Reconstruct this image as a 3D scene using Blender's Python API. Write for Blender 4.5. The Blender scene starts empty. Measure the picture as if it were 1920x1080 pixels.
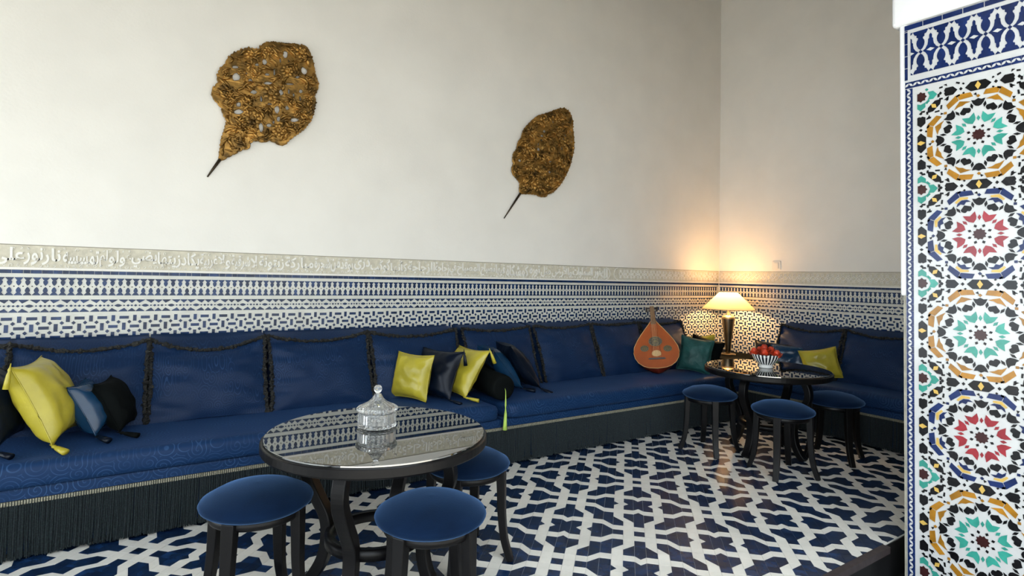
import bpy, bmesh, math, random
from mathutils import Vector, Matrix, Euler
random.seed(7)
SC = bpy.context.scene
COL = SC.collection
PI = math.pi
sin, cos = math.sin, math.cos

# ---------------------------------------------------------------- camera
CAM = Vector((-6.158, -4.5450, 1.4))
yaw, pitch, roll = math.radians(56.4809), math.radians(2.29722), math.radians(1.309037)
FW = Vector((cos(yaw)*cos(pitch), sin(yaw)*cos(pitch), sin(pitch)))
r0 = Vector((sin(yaw), -cos(yaw), 0)); u0 = r0.cross(FW)
RT = cos(roll)*r0 + sin(roll)*u0
UP = -sin(roll)*r0 + cos(roll)*u0
FPX, PPY = 1064.638, 475.729
cd = bpy.data.cameras.new('camera'); cam = bpy.data.objects.new('camera', cd); COL.objects.link(cam)
cd.sensor_fit = 'HORIZONTAL'; cd.sensor_width = 36; cd.lens = FPX/1920*36
cd.shift_y = -(540-PPY)/1920
cd.clip_start = .05; cd.clip_end = 200
M = Matrix((RT, UP, -FW)).transposed().to_4x4(); M.translation = CAM
cam.matrix_world = M
SC.camera = cam
def pj(P):
    d = Vector(P)-CAM; z = d.dot(FW)
    if z < .05: return None
    return (960+FPX*d.dot(RT)/z, PPY-FPX*d.dot(UP)/z)

# ---------------------------------------------------------------- light
SC.view_settings.view_transform = 'Standard'; SC.view_settings.look = 'None'
SC.view_settings.gamma = 1; SC.view_settings.use_curve_mapping = False
SC.view_settings.exposure = 0.84
W = bpy.data.worlds.new('sky'); SC.world = W; W.use_nodes = True
bg = W.node_tree.nodes['Background']; bg.inputs[0].default_value = (.85, .945, 1.02, 1); bg.inputs[1].default_value = 2.75
sd = bpy.data.lights.new('sun', 'SUN'); sd.energy = 3.5; sd.angle = math.radians(.6); sd.color = (1, .95, .86)
sun = bpy.data.objects.new('sun', sd); COL.objects.link(sun)
SUN_DIR = Vector((.10, .16, -1.0))            # the way the sunlight travels
sun.rotation_euler = SUN_DIR.to_track_quat('-Z', 'Y').to_euler()

# ---------------------------------------------------------------- materials
def newmat(name):
    m = bpy.data.materials.new(name); m.use_nodes = True
    nt = m.node_tree; b = nt.nodes['Principled BSDF']
    return m, nt, b
def N(nt, t, **k):
    n = nt.nodes.new(t)
    for a, v in k.items(): setattr(n, a, v)
    return n
def mat(name, col, rough=.5, metal=0, var=0, vscale=6, bump=0, bscale=40, ior=1.5, sheen=0, coat=0, rnd=0, spec=None, coords='Object', detail=3):
    m, nt, b = newmat(name)
    b.inputs['Base Color'].default_value = (*col, 1); b.inputs['Roughness'].default_value = rough
    b.inputs['Metallic'].default_value = metal; b.inputs['IOR'].default_value = ior
    if sheen: b.inputs['Sheen Weight'].default_value = sheen; b.inputs['Sheen Tint'].default_value = (.25, .5, 1, 1); b.inputs['Sheen Roughness'].default_value = .4
    if coat: b.inputs['Coat Weight'].default_value = coat; b.inputs['Coat Roughness'].default_value = .05
    if spec is not None: b.inputs['Specular IOR Level'].default_value = spec
    tc = N(nt, 'ShaderNodeTexCoord')
    last = None
    if var or rnd:
        nz = N(nt, 'ShaderNodeTexNoise'); nz.inputs['Scale'].default_value = vscale; nz.inputs['Detail'].default_value = detail
        nt.links.new(tc.outputs[coords], nz.inputs['Vector'])
        mr = N(nt, 'ShaderNodeMapRange'); mr.inputs[1].default_value = .3; mr.inputs[2].default_value = .7
        mr.inputs[3].default_value = 1-var; mr.inputs[4].default_value = 1+var
        nt.links.new(nz.outputs['Fac'], mr.inputs[0]); fac = mr.outputs[0]
        if rnd:
            oi = N(nt, 'ShaderNodeObjectInfo'); mr2 = N(nt, 'ShaderNodeMapRange')
            mr2.inputs[3].default_value = 1-rnd; mr2.inputs[4].default_value = 1+rnd
            nt.links.new(oi.outputs['Random'], mr2.inputs[0])
            mm = N(nt, 'ShaderNodeMath', operation='MULTIPLY'); nt.links.new(fac, mm.inputs[0]); nt.links.new(mr2.outputs[0], mm.inputs[1]); fac = mm.outputs[0]
        vm = N(nt, 'ShaderNodeVectorMath', operation='SCALE'); vm.inputs[0].default_value = col
        nt.links.new(fac, vm.inputs['Scale']); nt.links.new(vm.outputs[0], b.inputs['Base Color'])
    if bump:
        nz = N(nt, 'ShaderNodeTexNoise'); nz.inputs['Scale'].default_value = bscale; nz.inputs['Detail'].default_value = 4
        nt.links.new(tc.outputs[coords], nz.inputs['Vector'])
        bp = N(nt, 'ShaderNodeBump'); bp.inputs['Strength'].default_value = bump; bp.inputs['Distance'].default_value = .01
        nt.links.new(nz.outputs['Fac'], bp.inputs['Height']); nt.links.new(bp.outputs[0], b.inputs['Normal'])
    return m
def brocade(name, col, line, scale=9):
    """navy cloth woven with thin curling scrolls: a spiral line inside every Voronoi cell"""
    m, nt, b = newmat(name)
    L = nt.links.new
    tc = N(nt, 'ShaderNodeTexCoord'); sp = N(nt, 'ShaderNodeSeparateXYZ'); L(tc.outputs['Object'], sp.inputs[0])
    sb = N(nt, 'ShaderNodeMath', operation='SUBTRACT'); L(sp.outputs[2], sb.inputs[0]); L(sp.outputs[1], sb.inputs[1])
    cb = N(nt, 'ShaderNodeCombineXYZ'); L(sp.outputs[0], cb.inputs[0]); L(sb.outputs[0], cb.inputs[1])
    vo = N(nt, 'ShaderNodeTexVoronoi'); vo.voronoi_dimensions = '2D'; vo.inputs['Scale'].default_value = scale; vo.inputs['Randomness'].default_value = .75
    L(cb.outputs[0], vo.inputs['Vector'])
    ds = N(nt, 'ShaderNodeVectorMath', operation='SUBTRACT'); L(cb.outputs[0], ds.inputs[0]); L(vo.outputs['Position'], ds.inputs[1])
    s2 = N(nt, 'ShaderNodeSeparateXYZ'); L(ds.outputs[0], s2.inputs[0])
    at = N(nt, 'ShaderNodeMath', operation='ARCTAN2'); L(s2.outputs[1], at.inputs[0]); L(s2.outputs[0], at.inputs[1])
    a2 = N(nt, 'ShaderNodeMath', operation='DIVIDE'); L(at.outputs[0], a2.inputs[0]); a2.inputs[1].default_value = 2*PI
    dm = N(nt, 'ShaderNodeMath', operation='MULTIPLY_ADD'); L(vo.outputs['Distance'], dm.inputs[0]); dm.inputs[1].default_value = 4.2; L(a2.outputs[0], dm.inputs[2])
    fr = N(nt, 'ShaderNodeMath', operation='FRACT'); L(dm.outputs[0], fr.inputs[0])
    pp = N(nt, 'ShaderNodeMath', operation='PINGPONG'); L(fr.outputs[0], pp.inputs[0]); pp.inputs[1].default_value = .5
    mr = N(nt, 'ShaderNodeMapRange'); L(pp.outputs[0], mr.inputs[0]); mr.inputs[1].default_value = .05; mr.inputs[2].default_value = .13; mr.inputs[3].default_value = 1; mr.inputs[4].default_value = 0
    nz = N(nt, 'ShaderNodeTexNoise'); nz.inputs['Scale'].default_value = 5; L(tc.outputs['Object'], nz.inputs['Vector'])
    mk = N(nt, 'ShaderNodeMapRange'); L(nz.outputs['Fac'], mk.inputs[0]); mk.inputs[1].default_value = .4; mk.inputs[2].default_value = .65; mk.inputs[3].default_value = .12; mk.inputs[4].default_value = .6
    mu = N(nt, 'ShaderNodeMath', operation='MULTIPLY'); L(mr.outputs[0], mu.inputs[0]); L(mk.outputs[0], mu.inputs[1])
    mx = N(nt, 'ShaderNodeMix', data_type='RGBA'); mx.inputs[6].default_value = (*col, 1); mx.inputs[7].default_value = (*line, 1); L(mu.outputs[0], mx.inputs[0])
    L(mx.outputs[2], b.inputs['Base Color'])
    b.inputs['Roughness'].default_value = .55; b.inputs['Specular IOR Level'].default_value = .18; b.inputs['Sheen Weight'].default_value = .08; b.inputs['Sheen Tint'].default_value = (.2, .4, 1, 1)
    wv = N(nt, 'ShaderNodeTexNoise'); wv.inputs['Scale'].default_value = 260; L(tc.outputs['Object'], wv.inputs['Vector'])
    bp = N(nt, 'ShaderNodeBump'); bp.inputs['Strength'].default_value = .12; bp.inputs['Distance'].default_value = .004; L(wv.outputs['Fac'], bp.inputs['Height']); L(bp.outputs[0], b.inputs['Normal'])
    return m
def speckle(name, col, spk, scale=220, lo=.62, hi=.7, rough=.8):
    m, nt, b = newmat(name); L = nt.links.new
    tc = N(nt, 'ShaderNodeTexCoord'); nz = N(nt, 'ShaderNodeTexNoise'); nz.inputs['Scale'].default_value = scale; nz.inputs['Detail'].default_value = 2
    L(tc.outputs['Object'], nz.inputs['Vector'])
    mr = N(nt, 'ShaderNodeMapRange'); L(nz.outputs['Fac'], mr.inputs[0]); mr.inputs[1].default_value = lo; mr.inputs[2].default_value = hi
    mx = N(nt, 'ShaderNodeMix', data_type='RGBA'); mx.inputs[6].default_value = (*col, 1); mx.inputs[7].default_value = (*spk, 1); L(mr.outputs[0], mx.inputs[0])
    L(mx.outputs[2], b.inputs['Base Color']); b.inputs['Roughness'].default_value = rough
    return m

MT = {}
MT['plaster'] = mat('plaster_white', (.84, .815, .755), .8, var=.03, vscale=2.5, bump=.08, bscale=55, spec=.2)
MT['plaster_cool'] = mat('plaster_outside', (.76, .77, .78), .8, var=.03, vscale=4, bump=.25, bscale=30)  # cooler, slightly greyer white than the room plaster
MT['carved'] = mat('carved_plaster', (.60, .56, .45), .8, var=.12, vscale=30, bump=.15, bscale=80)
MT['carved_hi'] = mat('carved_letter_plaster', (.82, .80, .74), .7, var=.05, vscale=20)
MT['groove'] = mat('groove_painted_shade', (.30, .27, .21), .9)  # shade of the recess put into its colour
MT['tilewhite'] = mat('glazed_tile_white', (.62, .62, .56), .3, var=.07, vscale=9, bump=.05, bscale=30)
MT['tileblue'] = mat('glazed_tile_blue', (.009, .030, .095), .22, var=.45, vscale=14, bump=.05, bscale=40, rnd=.3, spec=.35)
MT['tileblack'] = mat('glazed_tile_black', (.006, .006, .007), .2, var=.4, vscale=20, rnd=.2, spec=.3)
MT['tileteal'] = mat('glazed_tile_teal', (.035, .26, .205), .18, var=.15, vscale=20, rnd=.12, spec=.4)
MT['tileochre'] = mat('glazed_tile_ochre', (.30, .135, .012), .18, var=.2, vscale=20, rnd=.15, spec=.4)
MT['tileyellow'] = mat('glazed_tile_yellow', (.58, .38, .09), .18, var=.1, vscale=20, rnd=.1, spec=.4)
MT['tilered'] = mat('glazed_tile_red', (.25, .018, .026), .18, var=.15, vscale=20, rnd=.1, spec=.4)
MT['tilebrown'] = mat('glazed_tile_brown', (.035, .010, .010), .2, var=.15, vscale=20, spec=.35)
MT['tileindigo'] = mat('glazed_tile_indigo', (.006, .018, .085), .2, var=.25, vscale=20, rnd=.18, spec=.35)
MT['panelwhite'] = mat('glazed_panel_white', (.50, .505, .50), .16, var=.04, vscale=12, bump=.05, bscale=25)
MT['mortar'] = mat('mortar_beige', (.38, .36, .29), .85, var=.2, vscale=25, bump=.3, bscale=60)
MT['floorblue'] = mat('floor_tile_blue', (.006, .022, .066), .25, var=.5, vscale=18, bump=.06, bscale=45, rnd=.3, spec=.25)
MT['floorwhite'] = mat('floor_tile_white', (.74, .72, .66), .26, var=.08, vscale=6, bump=.05, bscale=40, rnd=.05, spec=.35)
MT['grout'] = mat('floor_grout', (.62, .61, .57), .8, var=.1)
MT['blackstone'] = mat('black_stone', (.006, .006, .007), .5, var=.3)
MT['nosing'] = mat('dark_step_nosing', (.035, .026, .028), .5, var=.3, vscale=30)
MT['darkceil'] = mat('dark_cedar_ceiling', (.09, .05, .03), .6, var=.2)
MT['paving'] = mat('pale_paving', (.62, .58, .51), .6, var=.1)
MT['brocade'] = brocade('navy_brocade', (.0034, .022, .074), (.038, .098, .22), 12)
MT['brocade2'] = brocade('navy_brocade_cushion', (.0026, .0155, .054), (.022, .058, .14), 19)
MT['ruche'] = speckle('black_ruche', (.002, .0025, .003), (.07, .062, .03), 190, .60, .70)
MT['fringe'] = speckle('fringe_strands', (.0015, .005, .008), (.016, .032, .034), 150, .45, .75)
MT['braid'] = speckle('braid_gold_grey', (.16, .15, .10), (.34, .32, .24), 240, .4, .6)
MT['braiddark'] = mat('braid_dark_gap', (.03, .035, .03), .8)
MT['velvet'] = mat('navy_velvet', (.0016, .008, .026), .85, var=.3, vscale=5, sheen=.35, bump=.1, bscale=200, spec=.06)
MT['ebony'] = mat('black_lacquered_wood', (.004, .0037, .004), .34, var=.2, vscale=12, spec=.18)
MT['glasstop'] = mat('black_glass_top', (.004, .006, .005), .012, ior=2.6, spec=.95)
MT['yellow'] = mat('yellow_satin', (.40, .335, .028), .30, var=.15, vscale=7, bump=.35, bscale=14)
MT['bluesatin'] = mat('blue_satin', (.006, .035, .085), .25, var=.2, vscale=7, bump=.2, bscale=12)
MT['darksatin'] = mat('dark_navy_satin', (.0015, .0045, .012), .36, var=.3, vscale=7, bump=.2, bscale=12, spec=.2)
MT['blackcloth'] = mat('black_cloth', (.002, .003, .003), .8, var=.3, vscale=7, bump=.15, bscale=120, spec=.08)
MT['tealcloth'] = mat('teal_crinkled_silk', (.015, .075, .070), .5, var=.3, vscale=9, bump=.8, bscale=30, spec=.3)
MT['limecord'] = mat('lime_tassel', (.42, .60, .10), .6, var=.1, vscale=60)
MT['brass'] = mat('aged_gilt_brass', (.30, .165, .040), .42, metal=.75, var=.75, vscale=15, bump=.3, bscale=60, detail=7)
MT['brassdark'] = mat('dark_iron_spike', (.05, .035, .02), .5, metal=.7)
MT['lampmetal'] = mat('bronze_metal', (.22, .17, .11), .28, metal=.9, var=.2)
MT['steel'] = mat('bright_metal', (.7, .62, .45), .2, metal=1)
MT['oudface'] = mat('orange_soundboard', (.32, .062, .004), .45, var=.25, vscale=5, spec=.15)
MT['oudbowl'] = mat('dark_red_bowl', (.08, .010, .005), .4, spec=.2)
MT['oudneck'] = mat('brown_neck', (.12, .04, .012), .5, var=.2, spec=.2)
MT['oudedge'] = mat('pale_binding', (.55, .33, .12), .5)
MT['rosette'] = mat('carved_rosette_wood', (.17, .13, .05), .6)
MT['darkwood'] = mat('dark_inlay', (.03, .018, .012), .5)
MT['porcelain'] = mat('white_porcelain', (.75, .75, .72), .15)
MT['stripe'] = mat('black_stripe_glaze', (.008, .010, .018), .15)
MT['petal'] = mat('red_orange_petal', (.55, .045, .012), .55, var=.3, vscale=40, rnd=.2)
MT['leafgreen'] = mat('rose_leaf', (.03, .09, .02), .5)
MT['plastic'] = mat('white_plastic', (.80, .77, .70), .35)
gm, nt, b = newmat('crystal_glass'); b.inputs['Base Color'].default_value = (.97, .985, .98, 1); b.inputs['Transmission Weight'].default_value = .95; b.inputs['Roughness'].default_value = .015; b.inputs['IOR'].default_value = 1.5
MT['crystal'] = gm
sm, nt, b = newmat('lamp_shade_paper')
for n in list(nt.nodes): nt.nodes.remove(n)
o_ = N(nt, 'ShaderNodeOutputMaterial'); tr = N(nt, 'ShaderNodeBsdfTranslucent'); df = N(nt, 'ShaderNodeBsdfDiffuse'); mxs = N(nt, 'ShaderNodeMixShader')
tr.inputs[0].default_value = (.85, .70, .42, 1); df.inputs[0].default_value = (.80, .72, .55, 1); mxs.inputs[0].default_value = .5
nt.links.new(df.outputs[0], mxs.inputs[1]); nt.links.new(tr.outputs[0], mxs.inputs[2]); nt.links.new(mxs.outputs[0], o_.inputs[0])
MT['shade'] = sm
bm_, nt, b = newmat('lit_bulb'); b.inputs['Emission Color'].default_value = (1, .72, .35, 1); b.inputs['Emission Strength'].default_value = 25
MT['bulb'] = bm_

# ---------------------------------------------------------------- helpers
def link(o, parent=None):
    COL.objects.link(o)
    if parent is not None: o.parent = parent
    return o
def obj(name, V, F, m, parent=None, smooth=False, mi=None):
    me = bpy.data.meshes.new(name); me.from_pydata([tuple(v) for v in V], [], F)
    for q in (m if isinstance(m, (list, tuple)) else [m]): me.materials.append(MT[q])
    if mi:
        for p, k in zip(me.polygons, mi): p.material_index = k
    if smooth:
        for p in me.polygons: p.use_smooth = True
    me.update()
    return link(bpy.data.objects.new(name, me), parent)
def tag(o, label=None, cat=None, group=None, kind=None):
    if label: o['label'] = label
    if cat: o['category'] = cat
    if group: o['group'] = group
    if kind: o['kind'] = kind
    return o
def thing(name, label, cat, loc=(0, 0, 0), rz=0, group=None):
    e = bpy.data.objects.new(name, None); COL.objects.link(e); e.empty_display_size = .1
    e.location = loc; e.rotation_euler = (0, 0, rz)
    return tag(e, label, cat, group)
def copy_tree(o, parent=None):
    c = o.copy(); COL.objects.link(c)
    if parent is not None: c.parent = parent
    for ch in list(o.children): copy_tree(ch, c)
    return c
class MB:
    def __init__(s): s.V = []; s.F = []; s.M = []
    def add(s, V, F, k=0):
        n = len(s.V); s.V += [tuple(v) for v in V]; s.F += [tuple(i+n for i in f) for f in F]; s.M += [k]*len(F); return s
    def box(s, a, b, k=0):
        x0, y0, z0 = a; x1, y1, z1 = b
        return s.add([(x0,y0,z0),(x1,y0,z0),(x1,y1,z0),(x0,y1,z0),(x0,y0,z1),(x1,y0,z1),(x1,y1,z1),(x0,y1,z1)],
                     [(0,3,2,1),(4,5,6,7),(0,1,5,4),(1,2,6,5),(2,3,7,6),(3,0,4,7)], k)
    def tube(s, pts, rad, n=8, k=0, cap=True, flat=1.0, jit=0):
        pts = [Vector(p) for p in pts]; R = rad if isinstance(rad, (list, tuple)) else [rad]*len(pts)
        V = []; up = Vector((0, 0, 1))
        for i, p in enumerate(pts):
            t = (pts[min(i+1, len(pts)-1)]-pts[max(i-1, 0)]).normalized()
            a = up.cross(t)
            if a.length < .05: a = Vector((1, 0, 0)).cross(t)
            a.normalize(); c = t.cross(a)
            for q in range(n):
                w = 2*PI*q/n; r = R[i]*(1+(random.uniform(-jit, jit) if jit else 0))
                V.append(p+a*(cos(w)*r)+c*(sin(w)*r*flat))
        F = [(i*n+q, i*n+(q+1) % n, (i+1)*n+(q+1) % n, (i+1)*n+q) for i in range(len(pts)-1) for q in range(n)]
        if cap: F += [tuple(reversed(range(n))), tuple(range((len(pts)-1)*n, len(pts)*n))]
        return s.add(V, F, k)
    def lathe(s, prof, n=48, k=0, rib=None, close=True, kf=None):
        V = []; F = []
        for i, (r, z) in enumerate(prof):
            for q in range(n):
                rr = r*(1+(rib(q, i) if rib else 0)); V.append((rr*cos(2*PI*q/n), rr*sin(2*PI*q/n), z))
        ks = []
        for i in range(len(prof)-1):
            for q in range(n):
                F.append((i*n+q, i*n+(q+1) % n, (i+1)*n+(q+1) % n, (i+1)*n+q)); ks.append(kf(q, i) if kf else k)
        if close:
            if prof[0][0] > 1e-5: F.append(tuple(reversed(range(n)))); ks.append(k)
            if prof[-1][0] > 1e-5: F.append(tuple(range((len(prof)-1)*n, len(prof)*n))); ks.append(k)
        m = len(s.V); s.V += V; s.F += [tuple(i+m for i in f) for f in F]; s.M += ks
        return s
    def build(s, name, m, parent=None, smooth=False): return obj(name, s.V, s.F, m, parent, smooth, s.M)
def smoothmod(o, bevel=0, seg=2, sub=0):
    if bevel:
        b = o.modifiers.new('bevel', 'BEVEL'); b.width = bevel; b.segments = seg; b.limit_method = 'ANGLE'
    if sub:
        q = o.modifiers.new('sub', 'SUBSURF'); q.levels = sub; q.render_levels = sub
    return o
def nz(x, y=0, z=0):
    from mathutils import noise
    return noise.noise(Vector((x, y, z)))

# polygons laid on a flat wall or floor: pieces of mosaic
class Mosaic:
    def __init__(s, mp, h): s.mp = mp; s.h = h; s.P = []
    def add(s, poly, m, h=None, name='tile'):
        a = sum(poly[i-1][0]*poly[i][1]-poly[i][0]*poly[i-1][1] for i in range(len(poly)))
        if a < 0: poly = poly[::-1]
        if abs(a) < 2e-6: return
        s.P.append((poly, m, h or s.h, name))
    def geo(s, poly, h):
        n = len(poly); V = [s.mp(u, v, 0) for u, v in poly]+[s.mp(u, v, h) for u, v in poly]
        return V, [tuple(range(n, 2*n))]+[(i, (i+1) % n, n+(i+1) % n, n+i) for i in range(n)]
    def build(s, parent, limit=300, stuff='tile_field', seen=None):
        R = []
        for i, (poly, m, h, nm) in enumerate(s.P):
            pp = [pj(s.mp(u, v, h)) for u, v in poly]; A = 0
            if all(p and -5 < p[0] < 1925 and -5 < p[1] < 1085 for p in pp):
                A = abs(sum(pp[k-1][0]*pp[k][1]-pp[k][0]*pp[k-1][1] for k in range(len(pp))))/2
                if seen and not seen(pp): A *= .01
            R.append((A, i))
        R.sort(reverse=True)
        big = set(i for A, i in R[:limit] if A > 0)
        mats = sorted(set(m for _, m, _, _ in s.P)); rest = MB()
        for i, (poly, m, h, nm) in enumerate(s.P):
            V, F = s.geo(poly, h)
            if i in big: obj(nm, V, F, m, parent)
            else: rest.add(V, F, mats.index(m))
        if rest.F: tag(rest.build(stuff, mats, parent), kind='stuff')

# ---------------------------------------------------------------- the setting
WL = MB().box((-9.6, 0, -.2), (.3, .3, 5.6)).build('wall_left', 'plaster'); tag(WL, 'white plaster wall with blue and white mosaic dado', kind='structure')
WR = MB().box((0, -3.9, -.2), (.3, 0, 5.6)).build('wall_right', 'plaster'); tag(WR, 'plaster end wall with mosaic dado in lamplight', kind='structure')
tag(MB().box((-9.8, -3.9, 5.6), (.3, .3, 5.8)).build('ceiling', 'darkceil'), kind='structure')
tag(MB().box((-9.8, -3.19, 2.5), (-9.6, .3, 5.6)).build('wall_side', 'plaster'), kind='structure')  # unseen end wall, opening below it shaped to let in side light

ZF0, ZF1 = 1.388, 1.523      # carved frieze
mpL = lambda u, v, h: (u, -h, v)
mpR = lambda u, v, h: (-h, -u, v)
def dress_wall(parent, mp, u0, u1, ph, deepfrom, deepto, cart):
    def slab(nm, ua, ub, za, zb, h0, h1, m):
        mb = MB(); c = [mp(ua, za, h0), mp(ub, za, h0), mp(ub, zb, h0), mp(ua, zb, h0), mp(ua, za, h1), mp(ub, za, h1), mp(ub, zb, h1), mp(ua, zb, h1)]
        mb.add(c, [(4,5,6,7),(0,1,5,4),(1,2,6,5),(2,3,7,6),(3,0,4,7)]); return mb.build(nm, m, parent)
    slab('upper_plaster', u0, u1, 1.5275, 5.55, 0, .014, 'plaster')
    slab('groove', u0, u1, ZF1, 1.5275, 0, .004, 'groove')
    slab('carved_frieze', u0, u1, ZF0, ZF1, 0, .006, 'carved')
    slab('plain_moulding', u0, u1, 1.3745, ZF0, 0, .013, 'plaster')
    slab('tile_ground', u0, u1, .30, 1.3745, 0, .006, 'tilewhite')
    Mo = Mosaic(lambda u, v, h: mp(u, v, .006+h), .0035)
    # thin course of blue strips
    u = u0
    while u < u1:
        w = random.choice((.033, .041, .043, .045, .055, .062)); Mo.add([(u, 1.3515), (min(u+w, u1)-.002, 1.3515), (min(u+w, u1)-.002, 1.3725), (u, 1.3725)], 'tileblue', name='strip_tile'); u += w
    # band 1: pairs of bulbs
    P = .0425; z0, z1, zm = 1.2175, 1.3275, 1.2725
    k = math.ceil((u0-ph[0])/P)
    half = [(.0195, 0), (.0195, .004), (.0125, .010), (.0125, .0145), (.0072, .0165), (.0072, .0185), (.0112, .023), (.0122, .029), (.0105, .037), (.006, .045), (0, .0515)]
    while ph[0]+(k+1)*P < u1:
        c = ph[0]+k*P+P/2
        for sgn, zb in ((1, z0), (-1, z1)):
            Mo.add([(c+x, zb+sgn*y) for x, y in half]+[(c-x, zb+sgn*y) for x, y in half[-2::-1]], 'tileblue')
        d = ph[0]+k*P; r = .0036
        Mo.add([(d+r*1.3, zm), (d, zm+r), (d-r*1.3, zm), (d, zm-r)], 'tileblack', name='dot_tile')
        k += 1
    # band 2: eyes and lozenges
    P = .1494; z0, z1, zm = 1.1125, 1.1905, 1.1515
    k = math.ceil((u0-ph[1])/P)
    while ph[1]+(k+1)*P < u1:
        c = ph[1]+k*P
        n = 6; e = [(c-.021+.042*i/n, zm+.0095*sin(PI*i/n)) for i in range(n+1)]; e += [(c+.021-.042*i/n, zm-.0095*sin(PI*i/n)) for i in range(1, n)]
        Mo.add(e, 'tileblue')
        for q, r in ((.215, .0055), (.36, .008), (.5, .0065), (.64, .008), (.785, .0055)):
            x = c+q*P; Mo.add([(x+r*1.15, zm), (x, zm+r), (x-r*1.15, zm), (x, zm-r)], 'tileblue', name='lozenge_tile')
        for sg, zb in ((1, z0), (-1, z1)):
            Mo.add([(c+.0015, zb), (c+.347*P, zb), (c+.345*P, zb+sg*.004), (c+.225*P, zb+sg*.023), (c+.12*P, zb+sg*.013), (c+.05*P, zb+sg*.006)], 'tileblue')
            Mo.add([(c+.362*P, zb), (c+.638*P, zb), (c+.636*P, zb+sg*.004), (c+.5*P, zb+sg*.023), (c+.364*P, zb+sg*.004)], 'tileblue')
            Mo.add([(c+P-.0015, zb), (c+.653*P, zb), (c+.655*P, zb+sg*.004), (c+.775*P, zb+sg*.023), (c+.88*P, zb+sg*.013), (c+.95*P, zb+sg*.006)], 'tileblue')
        k += 1
    # band 3: bricks and squares
    H = .0586; zt = 1.0735
    k0 = math.ceil((u0-ph[2])/H); k1 = math.floor((u1-ph[2])/H)
    for k in range(k0, k1+1):
        c = ph[2]+k*H; deep = deepfrom <= c <= deepto
        for n in range(0, 11 if deep else 4):
            z = zt-n*H
            a_, b_ = (.0255, .0092) if (k+n) % 2 == 0 else (.0098, .0235)
            top = min(z+b_, 1.0885)
            Mo.add([(c-a_, z-b_), (c+a_, z-b_), (c+a_, top), (c-a_, top)], 'tileblue')
            r = .0118; x, w = c+H/2, z-H/2
            Mo.add([(x+r, w), (x, w+r), (x-r, w), (x, w-r)], 'tileblue', name='square_tile')
    return Mo
moL = dress_wall(WL, mpL, -8.0, -.013, (-6.808, -6.689, -6.791), -1.35, 0, True)
moL.build(WL, 300)
moR = dress_wall(WR, mpR, .013, 3.15, (.02, .09, .03), 0, 1.25, False)
moR.build(WR, 300)

# --- carved frieze: lettering (right to left), cartouche ends, arabesque
FORMS = {}
def _f(ch, iso, n): FORMS[ch] = (iso, iso+1, iso+2 if n == 4 else None, iso+3 if n == 4 else None)
c0 = 0xFE8D; seq = [('ا',2),('ب',4),('ة',2),('ت',4),('ث',4),('ج',4),('ح',4),('خ',4),('د',2),('ذ',2),('ر',2),('ز',2),('س',4),('ش',4),('ص',4),('ض',4),('ط',4),('ظ',4),('ع',4),('غ',4),('ف',4),('ق',4),('ك',4),('ل',4),('م',4),('ن',4),('ه',4),('و',2),('ى',2),('ي',4)]
for ch, n in seq: _f(ch, c0, n); c0 += n
FORMS['أ'] = (0xFE83, 0xFE84, None, None); FORMS['ء'] = (0xFE80, 0xFE80, None, None)
LA = {'ا': (0xFEFB, 0xFEFC), 'أ': (0xFEF7, 0xFEF8)}
def shape(word):
    out = []; i = 0; joined = False
    while i < len(word):
        ch = word[i]
        if ch == 'ل' and i+1 < len(word) and word[i+1] in LA:
            out.append(chr(LA[word[i+1]][1 if joined else 0])); joined = False; i += 2; continue
        fm = FORMS[ch]; nxt = i+1 < len(word) and word[i+1] != 'ء'; dual = fm[2] is not None
        if joined and nxt and dual: c = fm[3]
        elif joined: c = fm[1]
        elif nxt and dual: c = fm[2]
        else: c = fm[0]
        out.append(chr(c)); joined = dual and nxt; i += 1
    return ''.join(reversed(out))
def wall_x(px):                                  # place along the wall of a word's edge
    t = [(-20,-6.90),(0,-6.83),(240,-6.183),(480,-5.424),(720,-4.49),(960,-3.26),(1143,-1.873)]
    for (a, x), (b, y) in zip(t, t[1:]):
        if a <= px <= b:
            return x+(y-x)*(px-a)/(b-a)
fcu = bpy.data.curves.new('carving', 'FONT'); fcu.extrude = .5; fcu.resolution_u = 2; fcu.offset = .022
fo = bpy.data.objects.new('carving', fcu); COL.objects.link(fo)
WORDS = [('على',-12,40),('نور',38,72),('نار',70,104),('تمسسه',108,176),('لم',177,193),('ولو',195,228),('يضيء',229,286),('زيتها',287,330),('يكاد',331,366),('غربية',367,402),('ولا',403,428),('شرقية',430,470),('لا',471,484),('زيتونة',487,532),('مباركة',534,588),('شجرة',590,621),('من',622,641),('يوقد',642,668),('دري',670,704),('كوكب',705,742),('كأنها',743,772),('الزجاجة',773,822),('زجاجة',823,850),('في',851,864),('المصباح',866,912),('مصباح',914,944),('فيها',946,964),('كمشكاة',966,1000),('نوره',1002,1018),('مثل',1020,1036),('والأرض',1038,1072),('السماوات',1074,1110),('نور',1112,1124),('الله',1125,1138)]
for w, a, b in WORDS:
    fcu.body = shape(w); dg = bpy.context.evaluated_depsgraph_get(); dg.update()
    me = bpy.data.meshes.new_from_object(fo.evaluated_get(dg))
    xs = [v.co.x for v in me.vertices]; ys = [v.co.y for v in me.vertices]
    x0, x1, y0, y1 = min(xs), max(xs), min(ys), max(ys)
    X0, X1 = wall_x(a), wall_x(b); Z0, Z1 = ZF0+.016, ZF1-.012
    sy = min((Z1-Z0)/(y1-y0), .135)
    base = Z0+(Z1-Z0-(y1-y0)*sy)*.55
    for v in me.vertices:
        v.co = Vector((X0+(v.co.x-x0)/(x1-x0)*(X1-X0), -.006-(.007 if v.co.z > 0 else 0), base+(v.co.y-y0)*sy))
    me.materials.clear(); me.materials.append(MT['carved_hi'])
    link(bpy.data.objects.new('carved_word', me), WL)
bpy.data.objects.remove(fo)
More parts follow.
